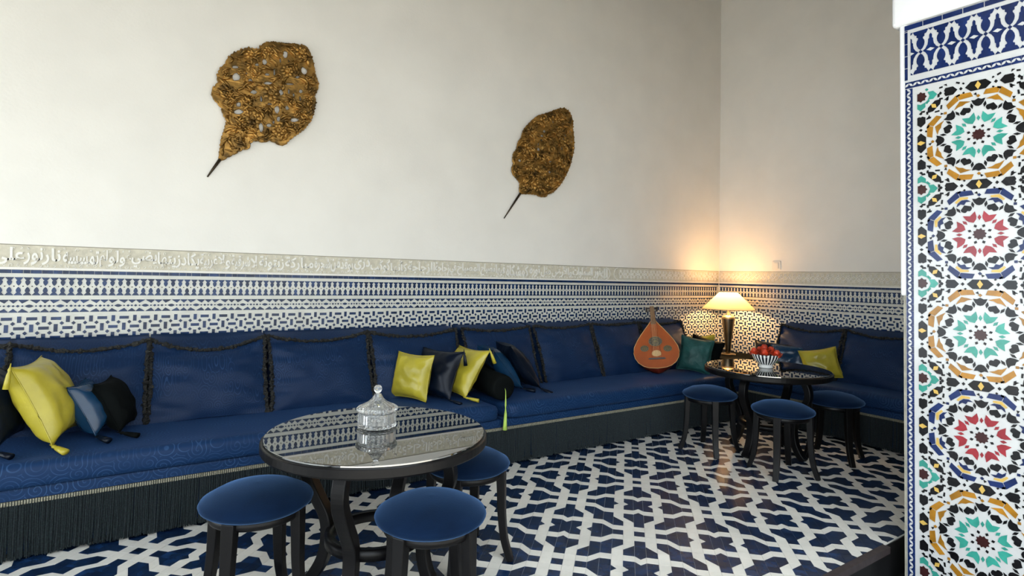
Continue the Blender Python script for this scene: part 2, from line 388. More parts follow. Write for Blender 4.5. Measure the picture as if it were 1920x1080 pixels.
def scrolls(parent, mp, ua, ub, dots, dense, name):
    """low relief of curling tendrils, a stuff-like field of carving"""
    mb = MB()
    def curl(u, v, r, a0, turns, w):
        n = 9; pts = [(u+r*(1-.75*i/n)*cos(a0+turns*2*PI*i/n), v+r*(1-.75*i/n)*sin(a0+turns*2*PI*i/n)) for i in range(n+1)]
        strip(pts, w)
    def strip(pts, w):
        V = []; F = []
        for i, p in enumerate(pts):
            q0, q1 = pts[max(i-1, 0)], pts[min(i+1, len(pts)-1)]; dx, dy = q1[0]-q0[0], q1[1]-q0[1]; l = math.hypot(dx, dy) or 1; nx, ny = -dy/l*w, dx/l*w
            V += [mp(p[0]+nx, p[1]+ny, .005), mp(p[0]+nx*.4, p[1]+ny*.4, .0105), mp(p[0]-nx*.4, p[1]-ny*.4, .0105), mp(p[0]-nx, p[1]-ny, .005)]
        for i in range(len(pts)-1):
            for k in range(3): F.append((4*i+k+1, 4*i+k, 4*i+4+k, 4*i+5+k))
        mb.add(V, F)
    if dots:
        P = .105; n0 = int((ub-ua)/P)
        for s in (1, -1):
            strip([(ua+i*P/8, (ZF0+ZF1)/2+s*.024*sin(i*PI/4)) for i in range(int((ub-ua)/P*8)+1)], .0042)
        for k in range(n0):
            for s in (1, -1):
                c = ua+(k+.5)*P; curl(c-.026, (ZF0+ZF1)/2+s*.036, .017, s*2.5, s*1.3, .0032); curl(c+.026, (ZF0+ZF1)/2+s*.036, .017, PI-s*2.5, -s*1.3, .0032)
                curl(c+.025, (ZF0+ZF1)/2, .011, 0, s*1.1, .003)
        u = ua
        while u < ub-.01:
            for z in (ZF0+.009, ZF1-.010): strip([(u, z), (u+.0075, z)], .0036)
            u += .0135
    else:
        u = ua
        while u < ub:
            curl(u, ZF0+.013+random.uniform(-.002, .006), random.uniform(.008, .013), random.uniform(0, 6), random.choice((-1, 1))*.9, .0026)
            if random.random() < .6: curl(u+.01, ZF1-.016+random.uniform(-.006, .004), random.uniform(.006, .012), random.uniform(0, 6), random.choice((-1, 1))*.8, .0024)
            u += dense
    return tag(mb.build(name, 'carved_hi', parent), kind='stuff')
scrolls(WL, mpL, -7.6, -1.93, False, .034, 'carved_tendrils')
scrolls(WL, mpL, -1.74, -.02, True, .05, 'carved_arabesque')
scrolls(WR, mpR, .02, 3.14, True, .05, 'carved_arabesque')
for cx_, sg in ((-1.935, 1), (-1.755, -1)):
    mb = MB(); mb.tube([(cx_+sg*.055*cos(a)*1.1, -.007, (ZF0+ZF1)/2+.064*sin(a)) for a in [(-PI/2+PI*i/12) for i in range(13)]], .0042, 6)
    mb.build('cartouche_end', 'carved_hi', WL)

# --- floor
S_ = .05795; OXY = (-4.0797, -2.0168); C45 = math.sqrt(.5)
def fl(i, j): return (OXY[0]+S_*(i*C45-j*C45), OXY[1]+S_*(-i*C45-j*C45))
FLOOR = MB().box((-9.6, -3.07, -.2), (0, 0, 0)).build('floor', 'grout'); tag(FLOOR, 'blue and white zellige floor in diagonal star pattern', kind='structure')
YF = -3.066
def clip(poly, a, b, c):                          # keep a*x+b*y+c >= 0
    out = []
    for i in range(len(poly)):
        p, q = poly[i-1], poly[i]; dp, dq = a*p[0]+b*p[1]+c, a*q[0]+b*q[1]+c
        if (dp >= 0) != (dq >= 0): t = dp/(dp-dq); out.append((p[0]+(q[0]-p[0])*t, p[1]+(q[1]-p[1])*t))
        if dq >= 0: out.append(q)
    return out
def cell_kind(i, j):
    """('B',), ('W',), ('T', sx, sy): blue half at that corner; ('Q', dx, dy): quarter at that side blue; ('N', dx, dy): that quarter white"""
    for x0 in (0, 7):
        dx = (i-x0) % 14; dy = (j-x0) % 14
        dx = dx-14 if dx > 7 else dx; dy = dy-14 if dy > 7 else dy
        a, b = abs(dx), abs(dy); sx = (dx > 0)-(dx < 0); sy = (dy > 0)-(dy < 0)
        if a <= 1 and b <= 1:
            return ('N', sx, sy) if a+b == 1 else ('B',)
        for A, B, vert in ((a, b, True), (b, a, False)):
            if A == 0 and B == 2: return ('Q', 0, sy) if vert else ('Q', sx, 0)
            if B == 3 and A <= 1: return ('B',)
            if A == 0 and B in (4, 5, 7): return ('B',)
            if B == 4 and A == 1: return ('T', -sx, -sy)
        if (a, b) in ((2, 5), (3, 4), (3, 3), (4, 4), (4, 3), (5, 2)): return ('B',)
        if (a, b) in ((2, 4), (4, 2)): return ('T', sx, sy)
        if (a, b) in ((3, 5), (5, 3)): return ('T', -sx, -sy)
    return ('W',)
Mf = Mosaic(lambda u, v, h: (u, v, h), .003)
def ftile(pts, m):
    cx_ = sum(p[0] for p in pts)/len(pts); cy_ = sum(p[1] for p in pts)/len(pts)
    q = []
    for p in pts:
        l = math.hypot(p[0]-cx_, p[1]-cy_); k = 1-.021/max(l, .05); q.append((cx_+(p[0]-cx_)*k, cy_+(p[1]-cy_)*k))
    w = clip([fl(*p) for p in q], 0, 1, -YF)
    if len(w) > 2: Mf.add(w, 'floorblue' if m else 'floorwhite')
for i in range(-60, 75):
    for j in range(-60, 60):
        x, y = fl(i, j)
        if not (-7.4 < x < -.72 and YF-.05 < y < -.92): continue
        p = pj((x, y, 0))
        if not p or p[0] < -120 or p[0] > 1800: continue
        k = cell_kind(i, j); h = .5; Q = [(i-h, j-h), (i+h, j-h), (i+h, j+h), (i-h, j+h)]
        if k[0] in 'BW': ftile(Q, k[0] == 'B')
        elif k[0] == 'T':
            sx, sy = k[1], k[2]; c = (i+h*sx, j+h*sy); a = (i-h*sx, j+h*sy); b = (i+h*sx, j-h*sy); d = (i-h*sx, j-h*sy)
            ftile([c, a, b], True); ftile([d, a, b], False)
        else:
            sx, sy = k[1], k[2]
            e = [(i+h*sx-h*sy, j+h*sy+h*sx), (i+h*sx+h*sy, j+h*sy-h*sx)]; c = (i, j); o2 = [(i-h*sx-h*sy, j-h*sy+h*sx), (i-h*sx+h*sy, j-h*sy-h*sx)]
            blue = k[0] == 'Q'
            ftile([c, e[0], e[1]], blue); ftile([c, e[0], o2[0], o2[1], e[1]], not blue)
Mf.build(FLOOR, 300, seen=lambda pp: not (480 < pp[0][0] < 900 and pp[0][1] < 1000))
tag(MB().box((-9, -3.105, -.03), (-2.74, -3.068, .004)).build('trim_1', 'nosing'), 'dark nosing along the edge of the raised tiled floor', kind='structure')
tag(MB().box((-9, -3.9, -.45), (0, -3.075, -.2)).build('floor_step', 'blackstone'), kind='structure')
tag(MB().box((-20, -15, -.46), (6, -3.9, -.26)).build('floor_court', 'paving'), kind='structure')
tag(MB().box((-20, -3.9, -.46), (-9.6, 1.5, -.26)).build('floor_bay', 'paving'), kind='structure')
tag(MB().box((-20, -15.3, -.46), (6, -15, 5.0)).build('wall_court', 'plaster_cool'), kind='structure')
tag(MB().box((-3.4, -15, -.26), (-3.1, -5.2, 3.5)).build('wall_daylight_block', 'plaster'), kind='structure')  # added unseen wall, blocks daylight from the right front
tag(MB().box((-3.7, -15, 3.5), (6, -3.9, 3.75)).build('ceiling_sky_block', 'darkceil'), kind='structure')  # added unseen roof, hides the sky over the right front
MB().box((-9, -3.076, -.2), (-2.0, -3.0705, -.006)).build('riser', 'blackstone', FLOOR)
# --- front wall: jamb clad in mosaic, lintel high over the opening
XP, YE = -2.74, -3.187
WF = MB().box((XP, -3.9, -.46), (0, YE, 2.80)).build('wall_front', 'mortar'); tag(WF, 'thick jamb clad in many-coloured zellige under white plaster', kind='structure')
MB().box((XP+.004, YE-.01, -.46), (0, YE+.016, 1.36)).build('jamb_edge', 'mortar', WF)
o = MB().box((XP-.002, YE-.011, 1.345), (-.01, YE+.030, 2.83)).build('plaster_edge', 'plaster_cool', WF); smoothmod(o, .012, 3)
o = MB().box((XP-.018, -3.9, 2.805), (0, YE+.062, 5.6)).build('plaster_above', 'plaster_cool', WF); smoothmod(o, .02, 3)
tag(MB().box((-9.8, -3.9, 3.1), (XP, YE, 5.6)).build('wall_lintel', 'plaster_cool'), kind='structure')
tag(MB().box((-9.8, -3.9, -.46), (-8.1, YE, 3.1)).build('wall_jamb', 'plaster_cool'), kind='structure')
mpP = lambda u, v, h: (XP-.006-h, YE-u, v)
MB().box((XP-.006, -3.9, -.46), (XP, YE, 2.80)).build('tile_ground', 'panelwhite', WF)
Mp = Mosaic(mpP, .003)
UW = .634
# top: thin blue course and left blue course beside the big band
u = 0
while u < UW-.02: Mp.add([(u, 2.772), (min(u+.083, UW), 2.772), (min(u+.083, UW), 2.797), (u, 2.797)], 'tileindigo', name='strip_tile'); u += .087
z = 2.50
while z < 2.765: Mp.add([(0, z), (.0135, z), (.0135, min(z+.062, 2.769)), (0, min(z+.062, 2.769))], 'tileindigo', name='strip_tile'); z += .066
# big interlaced band
z0, z1 = 2.522, 2.750; zm = (z0+z1)/2; P = .092; hb = (z1-z0)/2
bulb = [(.033, 0), (.033, .006), (.026, .020), (.018, .022), (.018, .034), (.011, .038), (.011, .044), (.0165, .054), (.0185, .066), (.0165, .080), (.009, .096), (0, .104)]
for k in range(0, 6):
    c = .028+P*(k+.5)
    for sg, zb in ((1, z0), (-1, z1)):
        Mp.add([(c+x, zb+sg*y) for x, y in bulb]+[(c-x, zb+sg*y) for x, y in bulb[-2::-1]], 'tileindigo')
    Mp.add([(c+.009, zm), (c, zm+.010), (c-.009, zm), (c, zm-.010)], 'tileindigo', name='square_tile')
    e = .028+P*k
    st = [(.036, 0), (.024, .010), (.014, .028), (.011, .046), (.011, .056), (.006, .060), (.006, .078), (0, .086)]
    ring = st+[(-x, y) for x, y in st[-2::-1]]; ring += [(-x, -y) for x, y in st[1:]]+[(x, -y) for x, y in st[-2:0:-1]]
    poly = [(e+x, zm+y) for x, y in ring]
    if k == 0: poly = clip(poly, 1, 0, -.0285)
    if len(poly) > 2: Mp.add(poly, 'tileindigo')
    w = [(e+.018, zm), (e, zm+.009), (e-.018, zm), (e, zm-.009)]
    if k == 0: w = clip(w, 1, 0, -.0285)
    Mp.add(w, 'panelwhite', .0055, 'lozenge_tile')
    for sg, zb in ((1, z0), (-1, z1)):
        t = clip([(e-.011, zb), (e+.011, zb), (e, zb+sg*.013)], 1, 0, -.0285)
        if len(t) > 2: Mp.add(t, 'tileindigo', name='lozenge_tile')
# chain borders
def chain(horizontal, a0, a1, b0, wd):
    seg = .037; a = a0; k = 0
    mk = (lambda s, t: (s, t)) if horizontal else (lambda s, t: (t, s))
    while a < a1-.005:
        e = min(a+seg-.0012, a1)
        Mp.add([mk(a, b0), mk(e, b0), mk(e, b0+wd), mk(a, b0+wd)], 'tileindigo', name='border_tile')
        for q in (0, 1):
            c = a+seg*(.25+.5*q); sg = 1 if q == 0 else -1; L = .0122; d = (L*.72, sg*L*.70); nx, ny = -d[1]*.42, d[0]*.42; m_ = b0+wd/2
            Mp.add([mk(c-d[0], m_-d[1]), mk(c-.25*d[0]+nx, m_-.25*d[1]+ny), mk(c+.35*d[0]+nx*.9, m_+.35*d[1]+ny*.9), mk(c+d[0], m_+d[1]), mk(c+.25*d[0]-nx, m_+.25*d[1]-ny), mk(c-.35*d[0]-nx*.9, m_-.35*d[1]-ny*.9)], 'panelwhite', .0055, 'leaf_tile')
        a += seg; k += 1
chain(True, .002, UW, 2.454, .033)
chain(False, -.25, 2.452, .003, .033)
chain(False, -.25, 2.452, .599, .033)
# field of rosettes
HC = .2445; UC = .318; UL = .058; ZC = [2.147-.489*k for k in range(-0, 6)]
def R8(pts, ang): c, s = cos(ang), sin(ang); return [(x*c-y*s, x*s+y*c) for x, y in pts]
def field(poly, m, cu, cz, nm='tile', h=None):
    p = [(cu+x*HC, cz+y*HC) for x, y in poly]
    p = clip(clip(clip(p, 1, 0, -UL), 0, -1, 2.437), -1, 0, 2*UC-UL)
    if len(p) > 2: Mp.add(p, m, h, nm)
def sym(pts): return pts+[(x, -y) for x, y in pts[::-1] if abs(y) > 1e-6]   # mirrored across the radial axis
def rhomb(r, l, w): return [(r-l, 0), (r, w), (r+l, 0), (r, -w)]
for kz, cz in enumerate(ZC):
    warm = kz % 2 == 0
    A, Bc = ('tileteal', 'tileochre') if warm else ('tilered', 'tileindigo')
    star = []
    for q in range(20): r = .118 if q % 2 == 0 else .090; star.append((r*cos(q*PI/10+.1), r*sin(q*PI/10+.1)))
    field(star, 'tilebrown', UC, cz, 'star_tile')
    for q in range(8):
        a = PI/8+q*PI/4; b = q*PI/4
        field(R8(rhomb(.175, .034, .028), a), 'tileblack', UC, cz, 'square_tile')
        field(R8(sym([(.250, 0), (.300, .066), (.350, .092), (.450, .108), (.395, 0)]), a), A, UC, cz, 'petal_tile')
        field(R8(rhomb(.335, .055, .030), b), A, UC, cz, 'lozenge_tile')
        field(R8(sym([(.640, 0), (.600, .055), (.575, .092), (.535, .092), (.500, .062), (.492, .035), (.515, 0)]), a), 'tileblack', UC, cz, 'heart_tile')
        field(R8(sym([(.575, 0), (.590, .045), (.640, .085), (.715, .115), (.705, .055), (.735, 0)]), b), 'tileblack', UC, cz, 'shield_tile')
        for s in (1, -1):
            field(R8([(x, y*s) for x, y in rhomb(.605, .062, .026)], a+s*.215), 'tileblack', UC, cz, 'lozenge_tile')
            field(R8([(x, y*s) for x, y in [(.955, .006), (.865, .225), (.765, .225), (.835, .006)]], a), Bc, UC, cz, 'chevron_tile')
        if warm: field(R8(sym([(.800, 0), (.735, .095), (.690, .150), (.705, .065), (.690, 0)]), a), Bc, UC, cz, 'arrow_tile')
        else:
            field(R8(sym([(.825, 0), (.765, .120), (.735, .105), (.765, 0)]), a), 'tileyellow', UC, cz, 'arrow_tile')
            field(R8(sym([(.755, 0), (.725, .085), (.665, .130), (.690, .050), (.650, 0)]), a), Bc, UC, cz, 'arrow_tile')
        field(R8(rhomb(.785, .034, .034), b), Bc, UC, cz, 'square_tile')
        field(R8([(.80, .02), (.86, .035), (.83, .075)], b), 'tileblack', UC, cz, 'lozenge_tile')
    # diagonal almonds, corner rhombs
    for q in range(4):
        a = PI/4+q*PI/2
        almond = [(1.005, -.09), (1.005, .09), (1.065, .175), (1.135, .09), (1.135, -.09), (1.065, -.175)]
        field(R8(almond, a), 'tileblack', UC, cz, 'almond_tile')
        field(R8([(1.0, 0), (1.07, .045), (1.14, 0), (1.07, -.045)], a), 'tileyellow', UC, cz, 'lozenge_tile', .0045)
        for s in (1, -1):
            field(R8([(x, s*y) for x, y in [(.90, .03), (.955, .095), (.975, .075), (.925, .01)]], a), 'tileblack', UC, cz, 'lozenge_tile')
            field(R8([(x, s*y) for x, y in [(.95, .19), (1.0, .25), (.985, .29), (.935, .225)]], a), 'tileblack', UC, cz, 'lozenge_tile')
            field(R8([(x, s*y) for x, y in [(1.14, .16), (1.19, .21), (1.17, .24), (1.12, .195)]], a), 'tileblack', UC, cz, 'lozenge_tile')
    # side strips: shared with the neighbour cell, built once (top and left sides of every cell, right side too)
    def side(T, kk):
        f = lambda pts, m, nm, h=None: field([T(x, y) for x, y in pts], m, UC, cz, nm, h)
        f([(-.215, 0), (-.12, .095), (.12, .095), (.215, 0), (.12, -.095), (-.12, -.095)], 'tileblack', 'almond_tile')
        f([(-.05, 0), (0, .085), (.05, 0), (0, -.085)], 'tileyellow', 'lozenge_tile', .0045)
        for s in (1, -1):
            f([(s*.285-.03, 0), (s*.285, .035), (s*.285+.03, 0), (s*.285, -.035)], 'tileblack', 'square_tile')
            for t in (1, -1):
                f([(s*.235, t*.075), (s*.265, t*.095), (s*.245, t*.12), (s*.22, t*.1)], 'tileblack', 'square_tile')
                f([(s*.31, t*.105), (s*.37, t*.135), (s*.36, t*.165), (s*.30, t*.14)], 'tileblack', 'lozenge_tile')
                f([(s*.60, t*.105), (s*.66, t*.10), (s*.66, t*.13), (s*.60, t*.14)], 'tileblack', 'lozenge_tile')
                f([(s*.52, t*.12), (s*.58, t*.16), (s*.53, t*.17)], 'tileblack', 'lozenge_tile')
            f([(s*.345, 0), (s*.42, .085), (s*.55, .085), (s*.575, .03), (s*.56, 0), (s*.575, -.03), (s*.55, -.085), (s*.42, -.085)], 'tileblack', 'shield_tile')
            f([(s*.64-.028, 0), (s*.64, .035), (s*.64+.028, 0), (s*.64, -.035)], 'tileblack', 'square_tile')
            f([(s*.70, 0), (s*.77, .085), (s*.87, .085), (s*.835, 0), (s*.87, -.085), (s*.77, -.085)], 'tileteal', 'arrow_tile')
            f([(s*.89, .11), (s*.92, .145), (s*.885, .17), (s*.855, .135)], 'tileteal', 'square_tile')
            f([(s*.89, -.11), (s*.92, -.145), (s*.885, -.17), (s*.855, -.135)], 'tileteal', 'square_tile')
    side(lambda x, y: (x, 1+y), 0)
    side(lambda x, y: (-1+y, x), 1)
    side(lambda x, y: (1+y, x), 2)
    for sx in (-1, 1):
        st = []
        for q in range(16): r = .115 if q % 2 == 0 else .088; st.append((sx+r*cos(q*PI/8), 1+r*sin(q*PI/8)))
        field(st, 'tilebrown', UC, cz, 'star_tile')
Mp.build(WF, 300)
# ---------------------------------------------------------------- banquettes
SEAT = .462
def banquette(loc, rz, L, D, label):
    T = thing('banquette_sofa', label, 'sofa', loc, rz, 'long banquettes round the alcove')
    o = MB().box((0, -D+.03, .03), (L, -.02, .338)).build('base', 'brocade', T); smoothmod(o, .012, 2)
    # mattress: rounded, very slightly uneven
    nx, prof = max(8, int(L/.11)), []
    y0, y1, z0, z1, r = -D-.005, -.04, .342, SEAT, .05
    for cx_, cz_, a0 in ((y0+r, z0+.02, None),):
        prof += [(y0+.02, z0), (y0+.004, z0+.012), (y0, z0+.03)]
    for i in range(7): a = PI-PI/2*i/6; prof.append((y0+r+r*cos(a), z1-r+r*sin(a)))
    for i in range(1, 9): prof.append((y0+r+(y1-y0-r)*i/8, z1))
    prof.append((y1, z0))
    V = []; F = []; n = len(prof)
    for i in range(nx+1):
        x = .004+(L-.008)*i/nx; e = min(i, nx-i)
        for k, (y, z) in enumerate(prof):
            sq = {0: .030, 1: .008}.get(e, 0) if k > 1 else 0
            xx = x+(0 if e else (0.0)); zz = z-sq*(z-z0)/(z1-z0)+(nz(x*1.7, y*2.1, L)*.006 if k > 8 else 0)
            yy = y+nz(x*2.2, 3, L)*.006*(1 if k < 9 else 0)
            V.append((xx, yy, zz))
    for i in range(nx):
        for k in range(n-1): F.append((i*n+k, (i+1)*n+k, (i+1)*n+k+1, i*n+k+1))
    F += [tuple(range(n)), tuple(reversed(range(nx*n, nx*n+n)))]
    F = [tuple(reversed(f)) for f in F]
    m = obj('mattress', V, F, 'brocade', T, True); smoothmod(m, sub=1)
    # braid: two cords with upright ribs between
    mb = MB(); zb, zt = .262, .283; yb = -D+.026
    mb.box((.0, yb-.003, zb), (L, yb+.01, zt), 1)
    x = .004
    while x < L: mb.box((x, yb-.0075, zb), (x+.0058, yb, zt), 0); x += .0105
    mb.build('braid_trim', ['braid', 'braiddark'], T)
    # hanging fringe
    mb = MB(); x = .0
    while x < L:
        for lay in (0, 1, 2):
            xx = x+random.uniform(-.003, .003)+lay*.0035; y = yb-.002-.004*lay; w = random.uniform(.0030, .0044)
            clump = nz(xx*9, 1.3)*.010+nz(xx*31, 7)*.006; le = random.uniform(0, .012)+max(0, nz(xx*5, 4))*.010
            sw = random.uniform(-.004, .004)
            zs = (zb+.002, .19, .10, .010+le); V = []
            for q, z in enumerate(zs):
                t = q/3; fx = xx+clump*t*t+sw*t*t; fy = y-.006*t*t*random.uniform(.2, 1.8); ww = w*(1-.15*t)
                V += [(fx-ww, fy, z), (fx, fy-ww*1.2, z), (fx+ww, fy, z)]
            mb.add(V, [(q*3+k, q*3+3+k, q*3+4+k, q*3+1+k) for q in range(3) for k in range(2)])
        x += .0085
    mb.box((.0, yb+.006, .02), (L, yb+.012, zb))
    tag(mb.build('fringe', 'fringe', T), kind='stuff')
    return T
banquette((-7.45, 0, 0), 0, 3.607, 1.0, 'long navy brocade banquette with fringe, nearest, behind the round table with the jar')
banquette((-3.838, 0, 0), 0, 2.965, 1.0, 'navy brocade banquette along the back wall, from the bolster to the corner')
banquette((0, -.75, 0), -PI/2, 2.40, .84, 'navy brocade banquette in shadow along the right end wall')

def back_cushion(loc, rz, w, label, seed, sag=.05):
    T = thing('back_cushion', label, 'cushion', loc, rz, 'large navy back cushions')
    h = .485; rnd = random.Random(seed); n = 22
    def front(u, v):
        x = u*w/2*(1-.030*(1-v*v)); z = (v+1)/2*h
        if v > 0: z -= sag*v*v*(1-u*u)*1.0
        else: z += .006*v*v*(1-u*u)
        y = -.45+.215*(v+1)/2
        pf = (1-abs(u)**3.2)*(1-abs(v)**2.6)
        y -= .060*pf
        s = abs(u)
        y += nz(v*5+seed, u*1.4+seed*.3, seed)*.034*s*s*(1-s**6)*1.6+nz(u*3+seed, v*3)*.010*pf+sin(v*13+u*5+seed)*.011*s**3*(1-s**8)
        if v < -.55: y += sin(u*9+seed)*.006*(1-s)
        return (x, y, z)
    V = [front(-1+2*i/n, -1+2*j/n) for j in range(n+1) for i in range(n+1)]
    F = [(j*(n+1)+i, j*(n+1)+i+1, (j+1)*(n+1)+i+1, (j+1)*(n+1)+i) for j in range(n) for i in range(n)]
    obj('front_panel', V, F, 'brocade2', T, True)
    # gusset and back
    idx = [(-1+2*i/n, -1) for i in range(n)]+[(1, -1+2*j/n) for j in range(n)]+[(1-2*i/n, 1) for i in range(n)]+[(-1, 1-2*j/n) for j in range(n)]
    A = [front(u, v) for u, v in idx]; Bk = []
    for u, v in idx:
        zb = (v+1)/2*(h+.018)-.004*(1-u*u)*max(v, 0); Bk.append((u*w/2*.985, -.16+.125*(v+1)/2, zb))
    Mid = [((a[0]+b[0])/2*1.004, (a[1]+b[1])/2, (a[2]+b[2])/2+(.026 if v == 1 else 0)*(1-u*u*.8)) for a, b, (u, v) in zip(A, Bk, idx)]
    m = len(idx); V = A+Mid+Bk; F = []
    for k in range(2):
        for i in range(m): F.append((k*m+i, (k+1)*m+i, (k+1)*m+(i+1) % m, k*m+(i+1) % m))
    F.append(tuple(range(2*m, 3*m)))
    obj('gusset', V, F, 'brocade2', T, True)
    mb = MB(); pts = []
    for u, v in idx[n:]+[idx[0]]:
        p = front(u, v); pts.append((p[0]+rnd.uniform(-.002, .002), p[1]-.006, p[2]+(.004 if v == 1 else 0)+rnd.uniform(-.003, .003)))
    dense = []
    for a, b in zip(pts, pts[1:]):
        for q in range(3): dense.append(tuple(a[k]+(b[k]-a[k])*q/3+rnd.uniform(-.003, .003) for k in range(3)))
    dense.append(pts[-1])
    mb.tube(dense, [rnd.uniform(.008, .017) for _ in dense], 6, jit=.4)
    mb.build('ruched_edge', 'ruche', T)
    return T
BX = [(-7.08, .70), (-6.395, .67), (-5.715, .68), (-5.005, .72), (-4.25, .76), (-3.455, .70), (-2.715, .69), (-2.03, .66), (-1.345, .66)]
BL = ['navy back cushion cut off by the left edge of the picture', 'navy back cushion behind the yellow and blue pillows at far left', 'navy back cushion between the far left pillows and the round table', 'navy back cushion directly behind the crystal jar and round table', 'navy back cushion behind the yellow satin pillow facing the room',
      'navy back cushion behind the bolster and the light blue pillow', 'navy back cushion just right of the bolster pillows', 'dark back cushion just left of the oud', 'dark back cushion behind the oud, last before the corner']
for k, ((x, w), lb) in enumerate(zip(BX, BL)):
    back_cushion((x, -.012, SEAT-.004), random.uniform(-.02, .02), w, lb, k*3.7+1, [.05, .055, .085, .055, .05, .03, .03, .02, .03][k])
back_cushion((-.012, -1.32, SEAT-.004), -PI/2, .66, 'dark back cushion on the right banquette, nearest the lamp', 41)
back_cushion((-.012, -2.00, SEAT-.004), -PI/2, .66, 'dark back cushion on the right banquette, next to the jamb', 47)
back_cushion((-.012, -2.68, SEAT-.004), -PI/2, .66, 'dark back cushion on the right banquette, mostly behind the jamb', 53)

# ---------------------------------------------------------------- throw pillows
def tassel(T, p, m, L=.105, d=(0, 0, -1), w=.016):
    d = Vector(d).normalized(); p = Vector(p); mb = MB()
    mb.tube([p-d*.02, p, p+d*.012, p+d*.022, p+d*.034, p+d*L*.6, p+d*L], [.003, .005, w*.75, w*.5, w*.8, w, w*1.15], 9, flat=.75)
    return mb.build('tassel', m, T, True)
def pillow(name, label, P, az, lean, w, h, t, m, seed, tass=(), spin=0, group=None, tm=None):
    T = thing(name, label, 'pillow', P, 0, group)
    T.rotation_euler = (Matrix.Rotation(az, 3, 'Z') @ Matrix.Rotation(lean, 3, 'X') @ Matrix.Rotation(spin, 3, 'Y')).to_euler()
    n = 18
    def pt(u, v, s):
        cu = u*w/2*(1-.10*(1-v*v)*abs(u)**2); cv = v*h/2*(1-.10*(1-u*u)*abs(v)**2)
        pf = ((1-u**2)*(1-v**2))**.42
        wr = nz(u*2.5+seed, v*2.5, seed*2)*.018*pf+nz(u*7+seed, v*7, s)*.006*(1-.5*pf)*(1-u**8)*(1-v**8)
        rim = max(abs(u), abs(v)); wr += sin(math.atan2(v, u)*17+seed)*.005*(rim**4)*(1-rim**10)
        return (cu, s*(t/2*pf+wr*(1 if pf > .02 else 0)), h/2+cv)
    V = []; F = []
    for s in (-1, 1):
        b = len(V); V += [pt(-1+2*i/n, -1+2*j/n, s) for j in range(n+1) for i in range(n+1)]
        for j in range(n):
            for i in range(n):
                f = (b+j*(n+1)+i, b+j*(n+1)+i+1, b+(j+1)*(n+1)+i+1, b+(j+1)*(n+1)+i); F.append(f if s < 0 else f[::-1])
    o = obj('cover', V, F, m, T, True); smoothmod(o, sub=1)
    ed = [(-1+2*i/n, -1) for i in range(n)]+[(1, -1+2*j/n) for j in range(n)]+[(1-2*i/n, 1) for i in range(n)]+[(-1, 1-2*j/n) for j in range(n+1)]
    mb = MB(); mb.tube([pt(u, v, 0) for u, v in ed], .0035, 5); mb.build('piping', m, T, True)
    inv = T.rotation_euler.to_matrix().inverted()
    for (u, v, dx, dy, dz) in tass:
        p = pt(u, v, 0); tassel(T, p, tm or m, d=inv @ Vector((dx, dy, dz)))
    return T
D = math.radians
gA = 'pillows at the left end of the long banquette'
pillow('satin_pillow', 'dark navy satin pillow cut off by the left edge', (-6.66, -.63, SEAT+.03), D(82), D(-22), .44, .40, .20, 'darksatin', 3, [(-1, -1, .6, -.6, -.1)], group=gA)
pillow('satin_pillow', 'large yellow satin pillow with tassels leaning at far left', (-6.43, -.66, SEAT+.035), D(80), D(-25), .43, .44, .22, 'yellow', 11, [(-1, 1, -.1, -.1, -1), (-1, -1, .5, -.7, -.15)], group=gA)
pillow('satin_pillow', 'small shiny blue satin pillow beside the large yellow one', (-6.265, -.60, SEAT+.03), D(78), D(-28), .30, .30, .17, 'bluesatin', 17, [(-1, -1, .5, -.7, -.1)], group=gA, tm='darksatin')
pillow('cloth_pillow', 'small black pillow, rightmost of the far left pillows', (-6.155, -.58, SEAT+.03), D(76), D(-27), .30, .30, .16, 'blackcloth', 23, [(-1, -1, .7, -.5, -.1)], group=gA)
gB = 'pillows around the bolster'
pillow('satin_pillow', 'yellow satin pillow facing the room, left of the bolster', (-4.43, -.58, SEAT+.01), D(-66), D(-13), .36, .34, .16, 'yellow', 31, [(-1, -1, -.8, -.2, -.15)], group=gB)
pillow('satin_pillow', 'dark navy satin pillow between the two yellow ones', (-4.27, -.60, SEAT+.02), D(-68), D(-24), .42, .37, .17, 'darksatin', 37, [(1, 1, .1, -.1, -1), (1, -1, .3, -.7, -.1)], group=gB)
pillow('satin_pillow', 'slanting yellow satin pillow resting on the bolster', (-4.10, -.62, SEAT+.03), D(-82), D(-34), .40, .40, .15, 'yellow', 43, [(1, 1, .4, -.1, -1), (1, -1, .5, -.6, -.1)], group=gB)
pillow('satin_pillow', 'light blue satin pillow leaning on the right of the bolster', (-3.46, -.52, SEAT+.03), D(82), D(-40), .40, .42, .17, 'bluesatin', 47, [(-1, -1, .6, -.6, -.1), (-1, 1, -.1, -.1, -1)], group=gB, tm='darksatin')
pillow('satin_pillow', 'black satin pillow, rightmost of the bolster group', (-3.30, -.57, SEAT+.03), D(76), D(-38), .44, .44, .17, 'darksatin', 53, [(-1, -1, .5, -.7, -.3)], group=gB)
